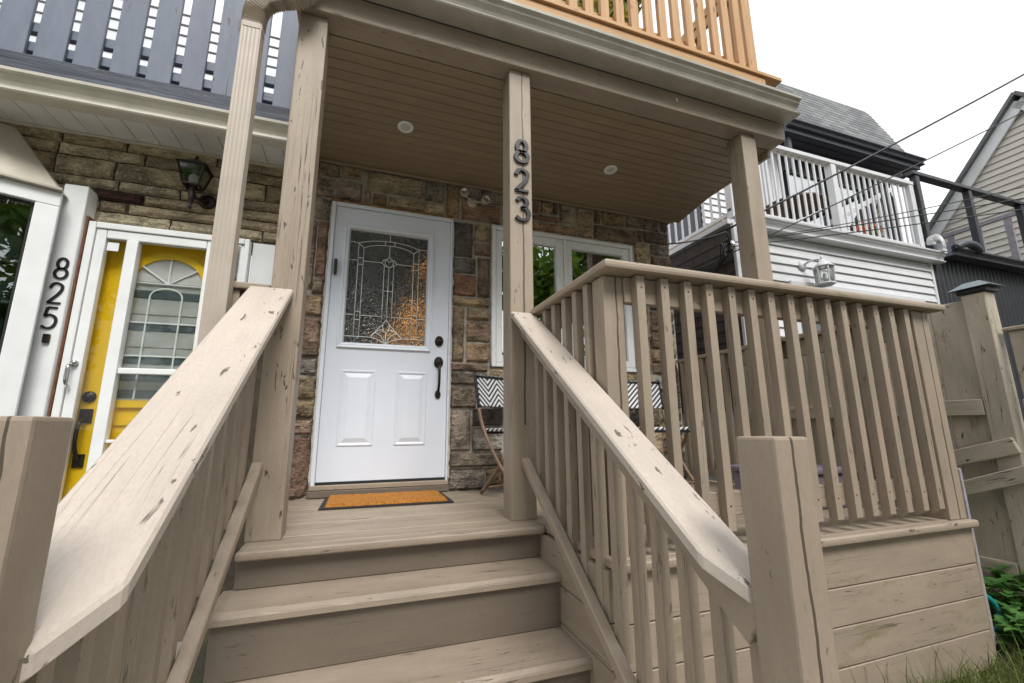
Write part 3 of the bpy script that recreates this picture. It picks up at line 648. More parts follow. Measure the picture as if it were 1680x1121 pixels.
box('riser', -.02, 1.262, -.11, -.085, -.145, -.038, 'taupe_shaded', st, .002)
box('riser', -.035, 1.27, -.322, -.30, -.366, -.188, 'taupe_shaded', st, .002)
box('riser', -.035, 1.27, -.568, -.545, -.558, -.409, 'taupe_shaded', st, .002); box('riser', -.035, 1.27, -.805, -.785, -.68, -.601, 'taupe_shaded', st, .002)
# ------------------------------------------------------------------ stair railings (sloped)
SL = .69
def stair_rail(label, xc0, xc1, zc, xb0, xb1, zb, xs0, xs1, nx0, nx1, ny0, ny1, nz, inner, matn, bal_x):
    t = thing('stair_railing', label, 'railing', ((xc0+xc1)/2, -.7, -.66), 'stair railings')
    th = .034; yend = ny1 + .004
    # cap rail: flat plank following the slope, inner corner of the lower end sawn off
    top = lambda y: zc+SL*y
    if inner > 0: o2 = [(xc0, -.003), (xc1, -.003), (xc1, -1.275), (xc0+.115, yend-.02), (xc0, yend-.02)]
    else: o2 = [(xc0, -.003), (xc1, -.003), (xc1, yend), (xc1-.085, yend), (xc0, -1.315)]
    n = len(o2); ex = .0
    vs = [(a, b, top(b)) for a, b in o2]+[(a, b, top(b)-th*1.21) for a, b in o2]
    mw, L = frame_of((((xc0+xc1)/2), 0, zc), ((xc0+xc1)/2, -1.3, top(-1.3)), (0, 0, 1)); inv = mw.inverted()
    fs = [tuple(range(n)), tuple(range(2*n-1, n-1, -1))]+[(i, n+i, n+(i+1) % n, (i+1) % n) for i in range(n)]
    cap = mesh('cap_rail', [inv @ V(v) for v in vs], fs, 'taupe_cap_skylit', t, mw)
    bm = bmesh.new(); bm.from_mesh(cap.data); bmesh.ops.recalc_face_normals(bm, faces=bm.faces)
    bmesh.ops.bevel(bm, geom=[e for e in bm.edges], offset=.006, segments=1, affect='EDGES'); bm.to_mesh(cap.data); bm.free()
    dn = .042
    beam('sub_rail', (xs0, -.003, zc-dn-.045), (xs0, yend, top(yend)-dn-.045), xs1, .085, 'taupe', t)
    beam('bottom_rail', ((xb0+xb1)/2, -.003, zb-.022), ((xb0+xb1)/2, -1.30, zb+SL*(-1.30)-.022), xb1-xb0, .044*.9, 'taupe', t, (0, 0, 1), .004)
    y = -.105
    while y > ny1+.05:
        zt = top(y)-dn-.012; z0 = zb+SL*y-.075
        beam('baluster', (bal_x, y, z0), (bal_x, y, zt), .038, .038, 'taupe', t, (0, -1, 0), .003)
        y -= .113
    beam('newel_post', ((nx0+nx1)/2, (ny0+ny1)/2, -.7), ((nx0+nx1)/2, (ny0+ny1)/2, nz), nx1-nx0, ny1-ny0, matn, t, (0, -1, 0), .006, 2)
stair_rail('left stair railing with broad weathered cap rail, sky light painted into its pale tone, and newel cut by the picture edge', -.11, .072, 1.112, -.022, .02, .333, -.088, .038, -.095, 0.0, -1.43, -1.34, .486, 1, 'taupe_split_c', -.046)
stair_rail('right stair railing with pale cap rail ending at a short split newel post', 1.154, 1.2935, 1.095, 1.208, 1.25, .318, 1.229, .038, 1.205, 1.30, -1.50, -1.40, .444, -1, 'taupe_split_b', 1.2735)
# ------------------------------------------------------------------ porch front and side railings
fr = thing('porch_railing', 'taupe front porch railing of square pickets between two stout posts', 'railing', (2.3, -.72, 0), 'porch deck railings')
box('cap_rail', 1.268, 3.405, -.80, -.665, 1.078, 1.113, 'taupe_mossy', fr, .012, 2)
box('sub_rail', 1.401, 3.14, -.722, -.685, .965, 1.074, 'taupe', fr, .003); box('bottom_rail', 1.401, 3.20, -.722, -.685, .11, .205, 'taupe', fr, .003)
box('corner_post', 1.307, 1.399, -.712, -.622, -.03, 1.076, 'taupe_split_a', fr, .006, 2)
box('end_post', 3.20, 3.335, -.745, -.62, -.001, 1.076, 'taupe_split_a', fr, .006, 2)
for x in (1.452, 1.571, 1.69, 1.806, 1.93, 2.047, 2.163, 2.286, 2.41, 2.532, 2.64, 2.757, 2.88, 3.0, 3.12):
    p = [(-.762, 1.072), (-.724, 1.072), (-.724, .035), (-.762, .062)]
    o = prism('baluster', [(a+.743, b-.55) for a, b in p], 'x', -.019, .019, 'taupe', fr)
    # grain runs up the picket: local X is turned upright
    R = Matrix.Rotation(-math.pi/2, 4, 'Y'); o.data.transform(R.inverted()); mw = Matrix.Translation((x, -.743, .55)) @ R; WM[o] = mw; o.matrix_basis = mw
    for zz in (1.03, .155): lathe('screw', [(.0048, 0), (.0048, .0012), (.002, .0014)], 'rust', o, 8, Matrix.Translation((x+random.uniform(-.004, .004), -.7615, zz+random.uniform(-.008, .008))) @ Matrix.Rotation(math.pi/2, 4, 'X'))
sr = thing('porch_railing', 'short taupe railing from the middle post out to the front corner post', 'railing', (1.35, -.35, 0), 'porch deck railings')
box('cap_rail', 1.27, 1.405, -.664, -.002, 1.08, 1.112, 'taupe_mossy', sr, .010, 2)
box('sub_rail', 1.335, 1.372, -.62, -.002, .968, 1.076, 'taupe', sr, .003); box('bottom_rail', 1.335, 1.372, -.62, -.002, .11, .205, 'taupe', sr, .003)
for y in (-.125, -.24, -.36, -.47, -.575): box('baluster', 1.296, 1.334, y-.019, y+.019, .04, 1.076, 'taupe', sr, .003)
er = thing('porch_railing', 'taupe end railing along the right side of the porch up to the house', 'railing', (3.25, .3, 0), 'porch deck railings')
box('cap_rail', 3.19, 3.325, -.664, 1.13, 1.046, 1.078, 'taupe', er, .008, 2)
box('sub_rail', 3.235, 3.272, -.62, 1.13, .935, 1.043, 'taupe', er, .003); box('bottom_rail', 3.235, 3.272, -.62, 1.13, .10, .19, 'taupe', er, .003)
y = -.52
while y < 1.1:
    if not -.03 < y < .0: box('baluster', 3.196, 3.233, y-.019, y+.019, .05, 1.042, 'taupe', er, .003)
    y += .122
lr = thing('porch_railing', 'stub of taupe railing left of the left porch post by the downspout', 'railing', (-.15, .08, 0), 'porch deck railings')
box('cap_rail', -.20, -.032, .02, .15, 1.10, 1.132, 'taupe', lr, .008, 2); box('sub_rail', -.20, -.032, .08, .115, .99, 1.096, 'taupe', lr, .003)
box('bottom_rail', -.20, -.032, .08, .115, .10, .19, 'taupe', lr, .003)
for x in (-.10, -.175): box('baluster', x-.019, x+.019, .04, .078, .05, 1.096, 'taupe', lr, .003)
# ------------------------------------------------------------------ porch roof: posts, beam, ceiling
pr = thing('porch_roof', 'taupe porch roof on three square wooden posts with boarded ceiling', 'porch roof', (1.6, .5, 0))
ZT = 2.655
box('post', -.025, .114, 0, .138, -.001, ZT-.001, 'taupe_nicked', pr, .008, 2)
box('post', 1.153, 1.293, 0, .138, -.001, ZT-.001, 'taupe_split_a', pr, .008, 2)
box('post', 3.015, 3.156, 0, .138, -.001, ZT-.001, 'taupe', pr, .008, 2)
box('beam', -.045, 3.43, -.035, .10, ZT, 2.797, 'taupe', pr, .006, 2)
box('side_beam', 3.395, 3.43, .102, 1.5, 2.60, 2.797, 'taupe', pr, .004); box('side_beam', -.045, -.01, .102, 1.14, 2.60, 2.797, 'taupe', pr, .004)
nb_ = 15; yb0 = .104; wb = (1.165-yb0)/nb_
for k in range(nb_):
    ya, yb = yb0+k*wb, yb0+(k+1)*wb; za = lambda y: 2.662-.125*(y-.1)
    beam('ceiling_board', (-.008, (ya+yb)/2, za((ya+yb)/2)), (3.393, (ya+yb)/2, za((ya+yb)/2)), wb-.002, .018, 'ceiling', pr, (0, .125, 1), .003)
box('wall_trim', -.008, 3.30, 1.135, 1.152, 2.495, 2.519, 'ceiling', pr, .003)
box('roof_top', -.05, 3.44, -.02, 2.2, 2.80, 2.93, 'darkgrey', pr, 0)
pgut = thing('porch_gutter', 'khaki metal gutter along the front of the porch roof', 'gutter', (1.7, -.1, 2.8))
gp = gutter_profile(-.155, 2.80, 2.93, .112)
prism('trough', shell(gp, .0025), 'x', -.06, 3.45, 'grey_gutter', pgut)
prism('end_cap', gp[:-2], 'x', 3.4505, 3.454, 'grey_gutter', pgut); prism('end_cap', gp[:-2], 'x', -.064, -.0605, 'grey_gutter', pgut)
mesh('torn_flashing', [(3.435, -.03, 2.79), (3.46, .02, 2.795), (3.5, .05, 2.80), (3.455, -.02, 2.70), (3.47, .03, 2.735), (3.445, .03, 2.69)], [(0, 1, 3), (1, 4, 3), (1, 2, 4), (3, 4, 5)], 'white_frame', pgut)
dsp = thing('downspout', 'ribbed taupe metal downspout with elbow left of the porch', 'downspout', (-.22, -.02, -.66))
def ribbed(cx, cy, w, d):
    pts = []; n = 5
    def side(ax, ay, bx, by, nx_, ny_):
        for i in range(n*4):
            t = i/(n*4); rb = .0011*(1 if 1 <= i % 4 <= 2 and .08 < t < .92 else 0)
            pts.append((ax+(bx-ax)*t-nx_*rb, ay+(by-ay)*t-ny_*rb))
    side(cx-w/2, cy-d/2, cx+w/2, cy-d/2, 0, -1); side(cx+w/2, cy-d/2, cx+w/2, cy+d/2, 1, 0); side(cx+w/2, cy+d/2, cx-w/2, cy+d/2, 0, 1); side(cx-w/2, cy+d/2, cx-w/2, cy-d/2, -1, 0)
    return pts
prism('pipe', ribbed(-.222, -.018, .088, .066), 'z', -.62, 2.46, 'downspout', dsp)
def sweep_rect(name, path, w, d, mat, par, corr=.004):
    P = smooth_pts(path, 12); vs, fs = [], []
    for i, p in enumerate(P):
        a = P[max(i-1, 0)]; b = P[min(i+1, len(P)-1)]; t = (b-a).normalized(); s = V((0, 1, 0)); s = (s-t*s.dot(t)).normalized(); u = t.cross(s)
        k = 1+corr/w*2*(1 if i % 2 else -1)*(1 if 6 < i < len(P)-6 else 0)
        for sa, sb in ((-1, -.8), (-.8, -1), (.8, -1), (1, -.8), (1, .8), (.8, 1), (-.8, 1), (-1, .8)): vs.append(p+s*sa*d/2*k+u*sb*w/2*k)
    for i in range(len(P)-1):
        for k in range(8): fs.append((i*8+k, i*8+(k+1) % 8, i*8+8+(k+1) % 8, i*8+8+k))
    fs += [tuple(range(8))[::-1], tuple((len(P)-1)*8+k for k in range(8))]
    return mesh(name, vs, fs, mat, par)
sweep_rect('elbow', [(-.222, -.018, 2.43), (-.222, -.018, 2.50), (-.212, -.022, 2.565), (-.16, -.04, 2.62), (-.09, -.07, 2.635), (-.03, -.09, 2.64), (.02, -.102, 2.68), (.03, -.105, 2.74), (.03, -.105, 2.80)], .092, .07, 'downspout', dsp)
# ------------------------------------------------------------------ balcony railing in fresh wood
bl = thing('balcony_railing', 'fresh orange cedar balcony railing on top of the porch roof', 'railing', (1.6, 0, 2.94))
box('rim_board', -.1, 3.335, -.012, .028, 2.95, 3.215, 'cedar', bl, .004); box('edge_board', -.1, 3.50, -.03, .11, 3.217, 3.252, 'cedar', bl, .004)
box('rim_board', 3.296, 3.334, .03, 1.6, 2.95, 3.215, 'cedar', bl, .004)
box('corner_post', 3.21, 3.302, .012, .10, 3.254, 4.42, 'cedar', bl, .004)
x = 3.127
while x > -.1:
    box('baluster', x-.034, x+.034, .0, .036, 3.254, 4.3, 'cedar', bl, .003); x -= .1255
box('bottom_rail', -.1, 3.208, .038, .076, 3.27, 3.36, 'cedar', bl, .003); box('top_rail', -.1, 3.208, .038, .076, 4.2, 4.29, 'cedar', bl, .003); box('cap_rail', -.1, 3.32, -.02, .12, 4.422, 4.46, 'cedar', bl, .003)
for z in (3.27, 4.09, 4.20): box('side_rail', 3.215, 3.25, .102, 1.3, z, z+.085, 'cedar', bl, .003)
y = .2
while y < 1.3: box('baluster', 3.252, 3.288, y-.034, y+.034, 3.2, 4.3, 'cedar', bl, .003); y += .17
# ------------------------------------------------------------------ white front door of 823
fd = thing('front_door', 'white front door with leaded glass and two raised panels under the porch', 'door', (.58, 1.18, .06))
yF = 1.165
box('jamb', .105, .134, yF-.005, 1.24, .075, 2.19, 'white_door', fd, .004); box('jamb', 1.030, 1.045, yF-.005, 1.24, .075, 2.19, 'white_door', fd, .004); box('head_jamb', .136, 1.028, yF-.005, 1.24, 2.160, 2.19, 'white_door', fd, .004)
LX0, LX1, LZ0, LZ1 = .250, .848, 1.088, 1.985
ys0, ys1 = 1.178, 1.222
box('slab_bottom', .136, 1.028, ys0, ys1, .097, 1.075, 'white_door', fd, .001); box('slab_top', .136, 1.028, ys0, ys1, 1.995, 2.157, 'white_door', fd, .001)
box('slab_stile', .136, .240, ys0, ys1, 1.0755, 1.9945, 'white_door', fd, 0); box('slab_stile', .858, 1.028, ys0, ys1, 1.0755, 1.9945, 'white_door', fd, 0)
def rect(a, b, c, d): return [(a, c), (b, c), (b, d), (a, d)]
def moulding(name, prof, x0, x1, z0, z1, par, mat):
    """mitred picture-frame moulding: prof = list of (inset from outer edge, y)"""
    vs, fs = [], []
    for ins, y in prof: vs += [(x0+ins, y, z0+ins), (x1-ins, y, z0+ins), (x1-ins, y, z1-ins), (x0+ins, y, z1-ins)]
    for i in range(len(prof)-1):
        for k in range(4): fs.append((i*4+k, i*4+(k+1) % 4, i*4+4+(k+1) % 4, i*4+4+k))
    return mesh(name, vs, fs, mat, par)
moulding('lite_frame', [(0, ys0+.001), (.002, ys0-.012), (.008, ys0-.016), (.016, ys0-.014), (.022, ys0-.008), (.028, ys0-.010), (.036, ys0-.008), (.046, ys0+.012), (.047, ys0+.03)], .206, .892, 1.044, 2.030, fd, 'white_door')
for (a, b) in ((.25, .495), (.645, .872)):
    rp = moulding('raised_panel', [(0, ys0-.0005), (.005, ys0-.006), (.014, ys0-.006), (.022, ys0-.0012), (.026, ys0-.0012), (.055, ys0-.009), (.056, ys0-.0092)], a, b, .337, .884, fd, 'white_door')
    box('panel_field', a+.0555, b-.0555, ys0-.0094, ys0-.001, .337+.0555, .884-.0555, 'white_door', rp, 0)
pane = box('pane', LX0-.004, LX1+.004, 1.194, 1.199, LZ0-.004, LZ1+.004, 'ripple', fd, 0)
def lp(s, t): return (LX0+(LX1-LX0)*s, 1.1895, LZ1-(LZ1-LZ0)*t)
CL = [[(0, .11), (.11, .115)], [(.88, .115), (1, .11)], [(.11, .115), (.11, .945)], [(.175, .155), (.175, .945)], [(.815, .155), (.815, .945)], [(.885, .115), (.885, .945)], [(.11, .115), (.175, .155)], [(.885, .115), (.815, .155)],
      [(.11, .115), (.22, .092), (.35, .077), (.5, .072), (.65, .077), (.78, .092), (.885, .115)], [(.175, .155), (.27, .128), (.38, .114), (.5, .11), (.62, .114), (.72, .128), (.815, .155)],
      [(.5, 0), (.5, .072)], [(.44, .074), (.44, .112)], [(.56, .074), (.56, .112)], [(.5, .11), (.5, .215)], [(0, .275), (.11, .275)], [(.175, .275), (.405, .275)], [(.595, .275), (.815, .275)], [(.885, .275), (1, .275)],
      [(.44, .29), (.44, .80)], [(.5, .30), (.5, .80)], [(.56, .29), (.56, .80)], [(.44, .53), (.56, .53)], [(0, .76), (.11, .76)], [(.11, .73), (.175, .73)], [(.11, .8), (.175, .8)], [(.175, .76), (.44, .76)], [(.56, .76), (.815, .76)], [(.815, .73), (.885, .73)], [(.815, .8), (.885, .8)], [(.885, .76), (1, .76)],
      [(.11, .25), (.175, .25)], [(.11, .31), (.175, .31)], [(.815, .25), (.885, .25)], [(.815, .31), (.885, .31)],
      [(0, .945), (.32, .945)], [(.70, .945), (1, .945)], [(.5, .215), (.455, .25), (.45, .28), (.5, .315), (.55, .28), (.545, .25), (.5, .215)], [(.405, .275), (.43, .248), (.47, .245), (.5, .27)], [(.595, .275), (.57, .248), (.53, .245), (.5, .27)], [(.405, .275), (.45, .30), (.5, .315)], [(.595, .275), (.55, .30), (.5, .315)],
      [(.5, .79), (.46, .83), (.47, .88), (.5, .90), (.53, .88), (.54, .83), (.5, .79)], [(.5, 1.0), (.44, .93), (.36, .905), (.32, .945)], [(.5, 1.0), (.56, .93), (.64, .905), (.70, .945)], [(.32, .945), (.40, .87), (.46, .83)], [(.70, .945), (.60, .87), (.54, .83)], [(.5, .90), (.5, 1.0)], [(.36, .905), (.44, .875), (.5, .90)], [(.64, .905), (.56, .875), (.5, .90)], [(.32, .945), (.42, .965), (.5, 1.0)], [(.70, .945), (.58, .965), (.5, 1.0)]]
vs, fs = [], []
for ln in CL:
    pts = [lp(*q) for q in ln]; tube_geo(smooth_pts(pts, 4) if len(pts) > 2 else pts, .0028, 5, False, vs, fs)
mesh('lead_came', vs, fs, 'lead', pane, None, True)
for k, (z, r) in enumerate(((1.134, .034), (.965, .036))):
    lathe('deadbolt' if k == 0 else 'handle_rose', [(r, 0), (r, .008), (r*.8, .018), (r*.45, .02), (r*.4, .03)], 'bronze', fd, 22, Matrix.Translation((.958, ys0-.001, z)) @ Matrix.Rotation(math.pi/2, 4, 'X') @ Matrix.Diagonal((1, 1.25, 1, 1)))
tube('pull_handle', smooth_pts([(.958, ys0-.012, .955), (.958, ys0-.05, .925), (.958, ys0-.062, .86), (.958, ys0-.055, .79), (.958, ys0-.03, .745), (.958, ys0-.012, .715)], 5), [.013]*4+[.010]*16+[.011]*6, 'bronze', fd, 10)
lathe('handle_foot', [(.023, 0), (.022, .008), (.014, .018), (.006, .022)], 'bronze', fd, 20, Matrix.Translation((.958, ys0-.001, .715)) @ Matrix.Rotation(math.pi/2, 4, 'X') @ Matrix.Diagonal((1, 1.5, 1, 1)))
box('door_sweep', .138, 1.026, ys0-.006, ys0+.004, .083, .10, 'rubber', fd, .001); box('threshold', .10, 1.05, 1.142, 1.26, .048, .081, 'taupe', fd, .004); box('sill_board', .095, 1.055, 1.132, 1.20, .002, .046, 'taupe_shaded', fd, .003)
def caulk(pts, par, name='caulk_bead', mat='caulk', r=.009):
    P = []
    for i in range(len(pts)-1):
        n = max(3, int((V(pts[i+1])-V(pts[i])).length/.03))
        for k in range(n):
            q = V(pts[i]).lerp(V(pts[i+1]), k/n); P.append(q+V((random.uniform(-1, 1)*.003, 0, random.uniform(-1, 1)*.003)))
    P.append(V(pts[-1])); tube(name, P, [r*random.uniform(.6, 1.4) for _ in P], mat, par, 6)
caulk([(.101, 1.168, .08), (.103, 1.168, 2.195)], fd); caulk([(1.05, 1.168, .08), (1.05, 1.168, 2.195)], fd); caulk([(.10, 1.166, 2.198), (1.05, 1.166, 2.2)], fd, 'foam_bead', 'foam', .010)
lamp = thing('hall_lamp', 'warm amber hall lamp glowing through the leaded door glass', 'lamp', (.9, 2.2, 0))
for (x, y, z, r) in ((.80, 1.9, 1.54, .032), (.93, 1.9, 1.60, .03), (.78, 1.95, 1.38, .036), (.62, 1.95, 1.28, .03), (.94, 1.9, 1.96, .03), (.90, 1.95, 1.32, .034)):
    lathe('glass_shade', [(r*.3, -r), (r*.8, -r*.6), (r, 0), (r*.8, r*.6), (r*.3, r)], 'lamp_glow', lamp, 16, Matrix.Translation((x, y, z)))
tube('stem', [(1.0, 2.05, 0), (1.0, 2.05, 2.0)], .012, 'bronze', lamp)
tag(box('doorbell', .150, .172, 1.150, 1.177, 1.60, 1.72, 'black', None, .006, 2), 'slim black doorbell on the white door frame', 'doorbell')
# mat
matt = thing('doormat', 'orange coir doormat with black rubber border in front of the white door', 'doormat', (.6, .82, 0))
prism('rubber_border', [(.205, .665), (.99, .64), (.985, 1.09), (.215, 1.115)], 'z', .002, .009, 'rubber', matt)
vs, fs = [], []; nx, ny = 60, 34
for j in range(ny+1):
    for i in range(nx+1):
        u, v = i/nx, j/ny; e = min(u, 1-u, v, 1-v); vs.append((.235+.725*u, .695+.39*v-.022*u, .010+(.013+.006*random.random() if e > 0 else 0)))
for j in range(ny):
    for i in range(nx): a = j*(nx+1)+i; fs.append((a, a+1, a+nx+2, a+nx+1))
mesh('coir_pile', vs, fs, 'coir', matt)
# ------------------------------------------------------------------ window of 823
win = thing('casement_window', 'white double casement window behind the porch railing', 'window', (2.1, 1.18, .95))
wy0, wy1 = 1.165, 1.235
def wb_(n, a, b, c, d, y0=wy0, y1=wy1, m='white_frame', bev=.004): return box(n, a, b, y0, y1, c, d, m, win, bev)
wb_('outer_frame', 1.39, 1.425, .95, 2.19); wb_('outer_frame', 2.779, 2.814, .95, 2.19); wb_('outer_frame', 1.427, 2.777, 2.155, 2.19); wb_('outer_frame', 1.427, 2.777, .95, .985); wb_('mullion', 2.072, 2.102, .987, 2.153)
for (a, b) in ((1.429, 2.07), (2.104, 2.775)):
    s = .07
    wb_('sash', a, a+s*.75, .989, 2.151, 1.175); wb_('sash', b-s, b, .989, 2.151, 1.175); wb_('sash', a+s*.75+.001, b-s-.001, 2.081, 2.151, 1.175); wb_('sash', a+s*.75+.001, b-s-.001, .989, 1.05, 1.175)
    ps = wb_('pane', a+s*.6, b-s*.8, 1.04, 2.09, 1.203, 1.208, 'pane', 0)
caulk([(1.386, 1.168, .95), (1.386, 1.168, 2.195), (2.818, 1.168, 2.195), (2.818, 1.168, .95)], win, r=.006)
# pot lights, security light, hook
for (x, y, lb) in ((.589, .656, 'round recessed pot light in the porch ceiling above the door'), (2.271, .646, 'round recessed pot light in the porch ceiling right of the middle post')):
    z = 2.662-.125*(y-.1)-.0105; t = thing('pot_light', lb, 'ceiling light', (x, y, z), 'pot lights in the porch ceiling')
    mw = Matrix.Translation((x, y, z)) @ Matrix.Rotation(math.pi-.124, 4, 'X')
    lathe('trim_ring', [(.057, 0), (.055, .004), (.040, .007), (.034, .003)], 'white_frame', t, 28, mw); lathe('baffle', [(.033, .0005), (.031, .004), (.024, .0045), (.022, .0022)], 'cream_gutter', t, 24, mw); lathe('bulb', [(.021, .0012), (.018, .006), (.008, .009)], 'clear', t, 18, mw)
sl = thing('security_light', 'small twin spotlight fixture on the stone wall right of the door', 'spotlight', (1.2, 1.14, 2.37))
lathe('base', [(.045, 0), (.045, .02), (.03, .028)], 'beige_panel', sl, 20, Matrix.Translation((1.205, 1.165, 2.36)) @ Matrix.Rotation(math.pi/2, 4, 'X'))
for (x, z, dx) in ((1.125, 2.395, -.3), (1.30, 2.36, .3)):
    tube('arm', [(1.205, 1.13, 2.362), (x, 1.115, z)], .009, 'beige_panel', sl)
    hm = Matrix.Translation((x, 1.10, z)) @ Matrix.Rotation(dx*.6, 4, 'Z') @ Matrix.Rotation(math.pi/2, 4, 'X')
    lathe('spot_head', [(.016, -.03), (.03, 0), (.037, .035), (.037, .045)], 'beige_panel', sl, 20, hm); lathe('lens', [(.032, .046), (.02, .049), (.004, .05)], 'clear', sl, 18, hm)
tag(tube('cup_hook', smooth_pts([(2.38, -.036, 2.70), (2.38, -.06, 2.70), (2.375, -.066, 2.715), (2.365, -.058, 2.725)], 4), .004, 'steel'), 'tiny metal cup hook in the taupe beam', 'hook')
# ------------------------------------------------------------------ bistro chairs
def chair(label, x, y, rz, tilt=0):
    t = thing('bistro_chair', label, 'chair', (x, y, 0), 'folding bistro chairs'); R = Matrix.Translation((x, y, .002)) @ Matrix.Rotation(rz, 4, 'Z')
    def q(a, b, c): return tuple(R @ V((a, b, c)))
    upv = R.to_3x3() @ V((0, -1, .18))
    beam('backrest', q(-.205, .235, .73), q(.205, .235, .73), .016, .24, 'chevron', t, tuple(R.to_3x3() @ V((0, .18, 1))), .005, 2)
    beam('seat', q(-.205, .0, .445), q(.205, .0, .445), .37, .022, 'chevron', t, (0, 0, 1), .008, 2)
    beam('seat_frame', q(-.21, -.17, .425), q(.21, -.17, .425), .022, .02, 'black', t); beam('seat_frame', q(-.21, .17, .425), q(.21, .17, .425), .022, .02, 'black', t)
    for s in (-1, 1):
        tube('back_upright', smooth_pts([q(s*.215, .262, .86), q(s*.215, .238, .72), q(s*.215, .215, .60)], 4), .012, 'black', t)
        tube('leg', smooth_pts([q(s*.215, .215, .598), q(s*.215, .16, .44), q(s*.215, .0, .2), q(s*.215, -.2, .012)], 5), .0125, 'bamboo', t)
        tube('leg', smooth_pts([q(s*.19, -.17, .42), q(s*.19, .0, .235), q(s*.19, .21, .012)], 5), .0125, 'bamboo', t)
    tube('crossbar', [q(-.215, -.16, .05), q(.215, -.16, .05)], .009, 'bamboo', t); tube('crossbar', [q(-.19, .17, .05), q(.19, .17, .05)], .009, 'bamboo', t); tube('crossbar', [q(-.215, .245, .835), q(.215, .245, .835)], .011, 'black', t)
chair('black and white chevron bistro chair half hidden by the middle porch post', 1.50, .79, math.radians(30))
chair('black and white chevron bistro chair behind the front railing below the window', 2.60, .74, math.radians(-8))
bin_ = thing('storage_bin', 'mauve plastic storage bin on the deck behind the front railing', 'bin', (2.95, -.2, 0))
box('tub', 2.62, 3.10, -.34, .02, .002, .19, 'mauve', bin_, .02, 3); box('lid', 2.60, 3.12, -.36, .04, .192, .225, 'mauve', bin_, .012, 2)
hp = [(2.87+.13*math.cos(t*.5)*(1-.002*t), -.16+.11*math.sin(t*.5), .243+.022*(t//13)) for t in range(38)]
tag(tube('garden_hose', hp, .011, 'teal_hose'), 'teal garden hose coiled on the mauve bin behind the railing', 'hose')
tag(tube('garden_hose', smooth_pts([(3.36, -.60, -.36), (3.56, -.60, -.41), (3.645, -.62, -.455), (3.665, -.64, -.51), (3.62, -.66, -.56), (3.55, -.66, -.575), (3.36, -.60, -.59)], 6), .015, 'teal_hose'), 'loop of teal garden hose on the ground beside the deck corner', 'hose')
tag(beam('leaning_board', (3.415, -.685, -.60), (3.41, -.685, .24), .024, .07, 'lilac', None, (0, -1, 0), .012, 2), 'grey lilac foam board standing against the right end of the deck', 'board')
tag(tube('garden_hose', smooth_pts([(-1.17, 1.03, -.14), (-1.13, .97, -.08), (-1.19, .93, -.05), (-1.24, .98, -.09), (-1.20, 1.0, -.15)], 6), .012, 'teal_hose'), 'teal hose end at the foot of the yellow door', 'hose')
# ------------------------------------------------------------------ fence between the houses
fe = thing('board_fence', 'weathered grey board fence with mossy rails right of the deck', 'fence', (4.1, 0, -.5))
y = -.575; k = 0
while y < 1.15:
    y1 = y+.19; box('fence_board', 4.10, 4.122, y+.002, y1-.004, -.45+.02*random.random(), 1.262+.006*random.random(), 'fence_wood', fe, .003); y = y1; k += 1
for (z, h) in ((.52, .10), (-.45, .12)): box('fence_rail', 4.05, 4.098, -.58, 1.15, z, z+h, 'fence_wood', fe, .004)
box('fence_post', 4.05, 4.16, -.70, -.584, -.6, 1.285, 'fence_wood', fe, .006)
beam('brace', (4.03, -.30, .22), (4.03, -.70, .345), .03, .095, 'fence_wood', fe, (0, 0, 1), .004); beam('brace', (4.0, -.33, .03), (4.0, -.95, .28), .028, .085, 'fence_wood', fe, (0, 0, 1), .004)
cap = thing('post_cap', 'dark solar pyramid cap on top of the grey fence post', 'post cap', (4.1, -.64, 1.287))
box('collar', 4.035, 4.175, -.715, -.569, 1.287, 1.315, 'black', cap, .004)
mesh('glass_pyramid', [(4.01, -.745, 1.318), (4.2, -.745, 1.318), (4.2, -.54, 1.318), (4.01, -.54, 1.318), (4.07, -.68, 1.365), (4.14, -.68, 1.365), (4.14, -.60, 1.365), (4.07, -.60, 1.365)], [(3, 2, 1, 0), (0, 1, 5, 4), (1, 2, 6, 5), (2, 3, 7, 6), (3, 0, 4, 7), (4, 5, 6, 7)], 'screen', cap)
gt = thing('side_gate', 'low grey plank gate at the right edge in front of the fence post', 'gate', (4.12, -1.5, -.5))
y = -.735
while y > -2.6: box('gate_board', 4.115, 4.138, y-.195, y-.004, -.5, 1.02, 'fence_wood', gt, .003); y -= .198
box('top_cap', 4.09, 4.165, -2.6, -.72, 1.022, 1.045, 'fence_wood', gt, .004); box('gate_rail', 4.085, 4.113, -2.6, -.74, .52, .61, 'fence_wood', gt, .004)
# ------------------------------------------------------------------ white house on the right
wh = thing('white_house', 'white vinyl sided house with brown shingled side wall right of the porch', 'house', (5.8, 1.2, -.6))
z = 2.59
for k in range(17):
    beam('siding_plank', (4.255, 1.193, z-.055), (7.545, 1.193, z-.055), .016, .122, 'white_siding', wh, (0, .2, 1), .002); z -= .107
box('core', 4.165, 7.545, 1.215, 6, -.6, 2.72, 'white_siding', wh, 0)
box('corner_trim', 4.14, 4.25, 1.17, 1.21, -.5, 2.66, 'white_siding', wh, .004); box('corner_trim', 7.548, 7.60, 1.175, 1.23, -.5, 2.66, 'white_siding', wh, .004)
box('top_trim', 4.11, 4.16, 1.212, 4.0, 2.655, 2.715, 'white_siding', wh, .004)
zc = 2.64; row = 0
while zc > .7:
    y = 1.215 - (.12 if row % 2 else 0)
    while y < 2.9:
        a = max(y, 1.213); b = y+.235
        if b-a > .04: o = beam('shingle', (4.150, (a+b)/2, zc-.155), (4.158, (a+b)/2, zc), b-a, .008, 'shingle_brown', wh, (-1, 0, .05), .001)
        y += .24
    zc -= .125; row += 1
ww = thing('sliding_window', 'white sliding window under the white lantern', 'window', (6.0, 1.17, 1.2))
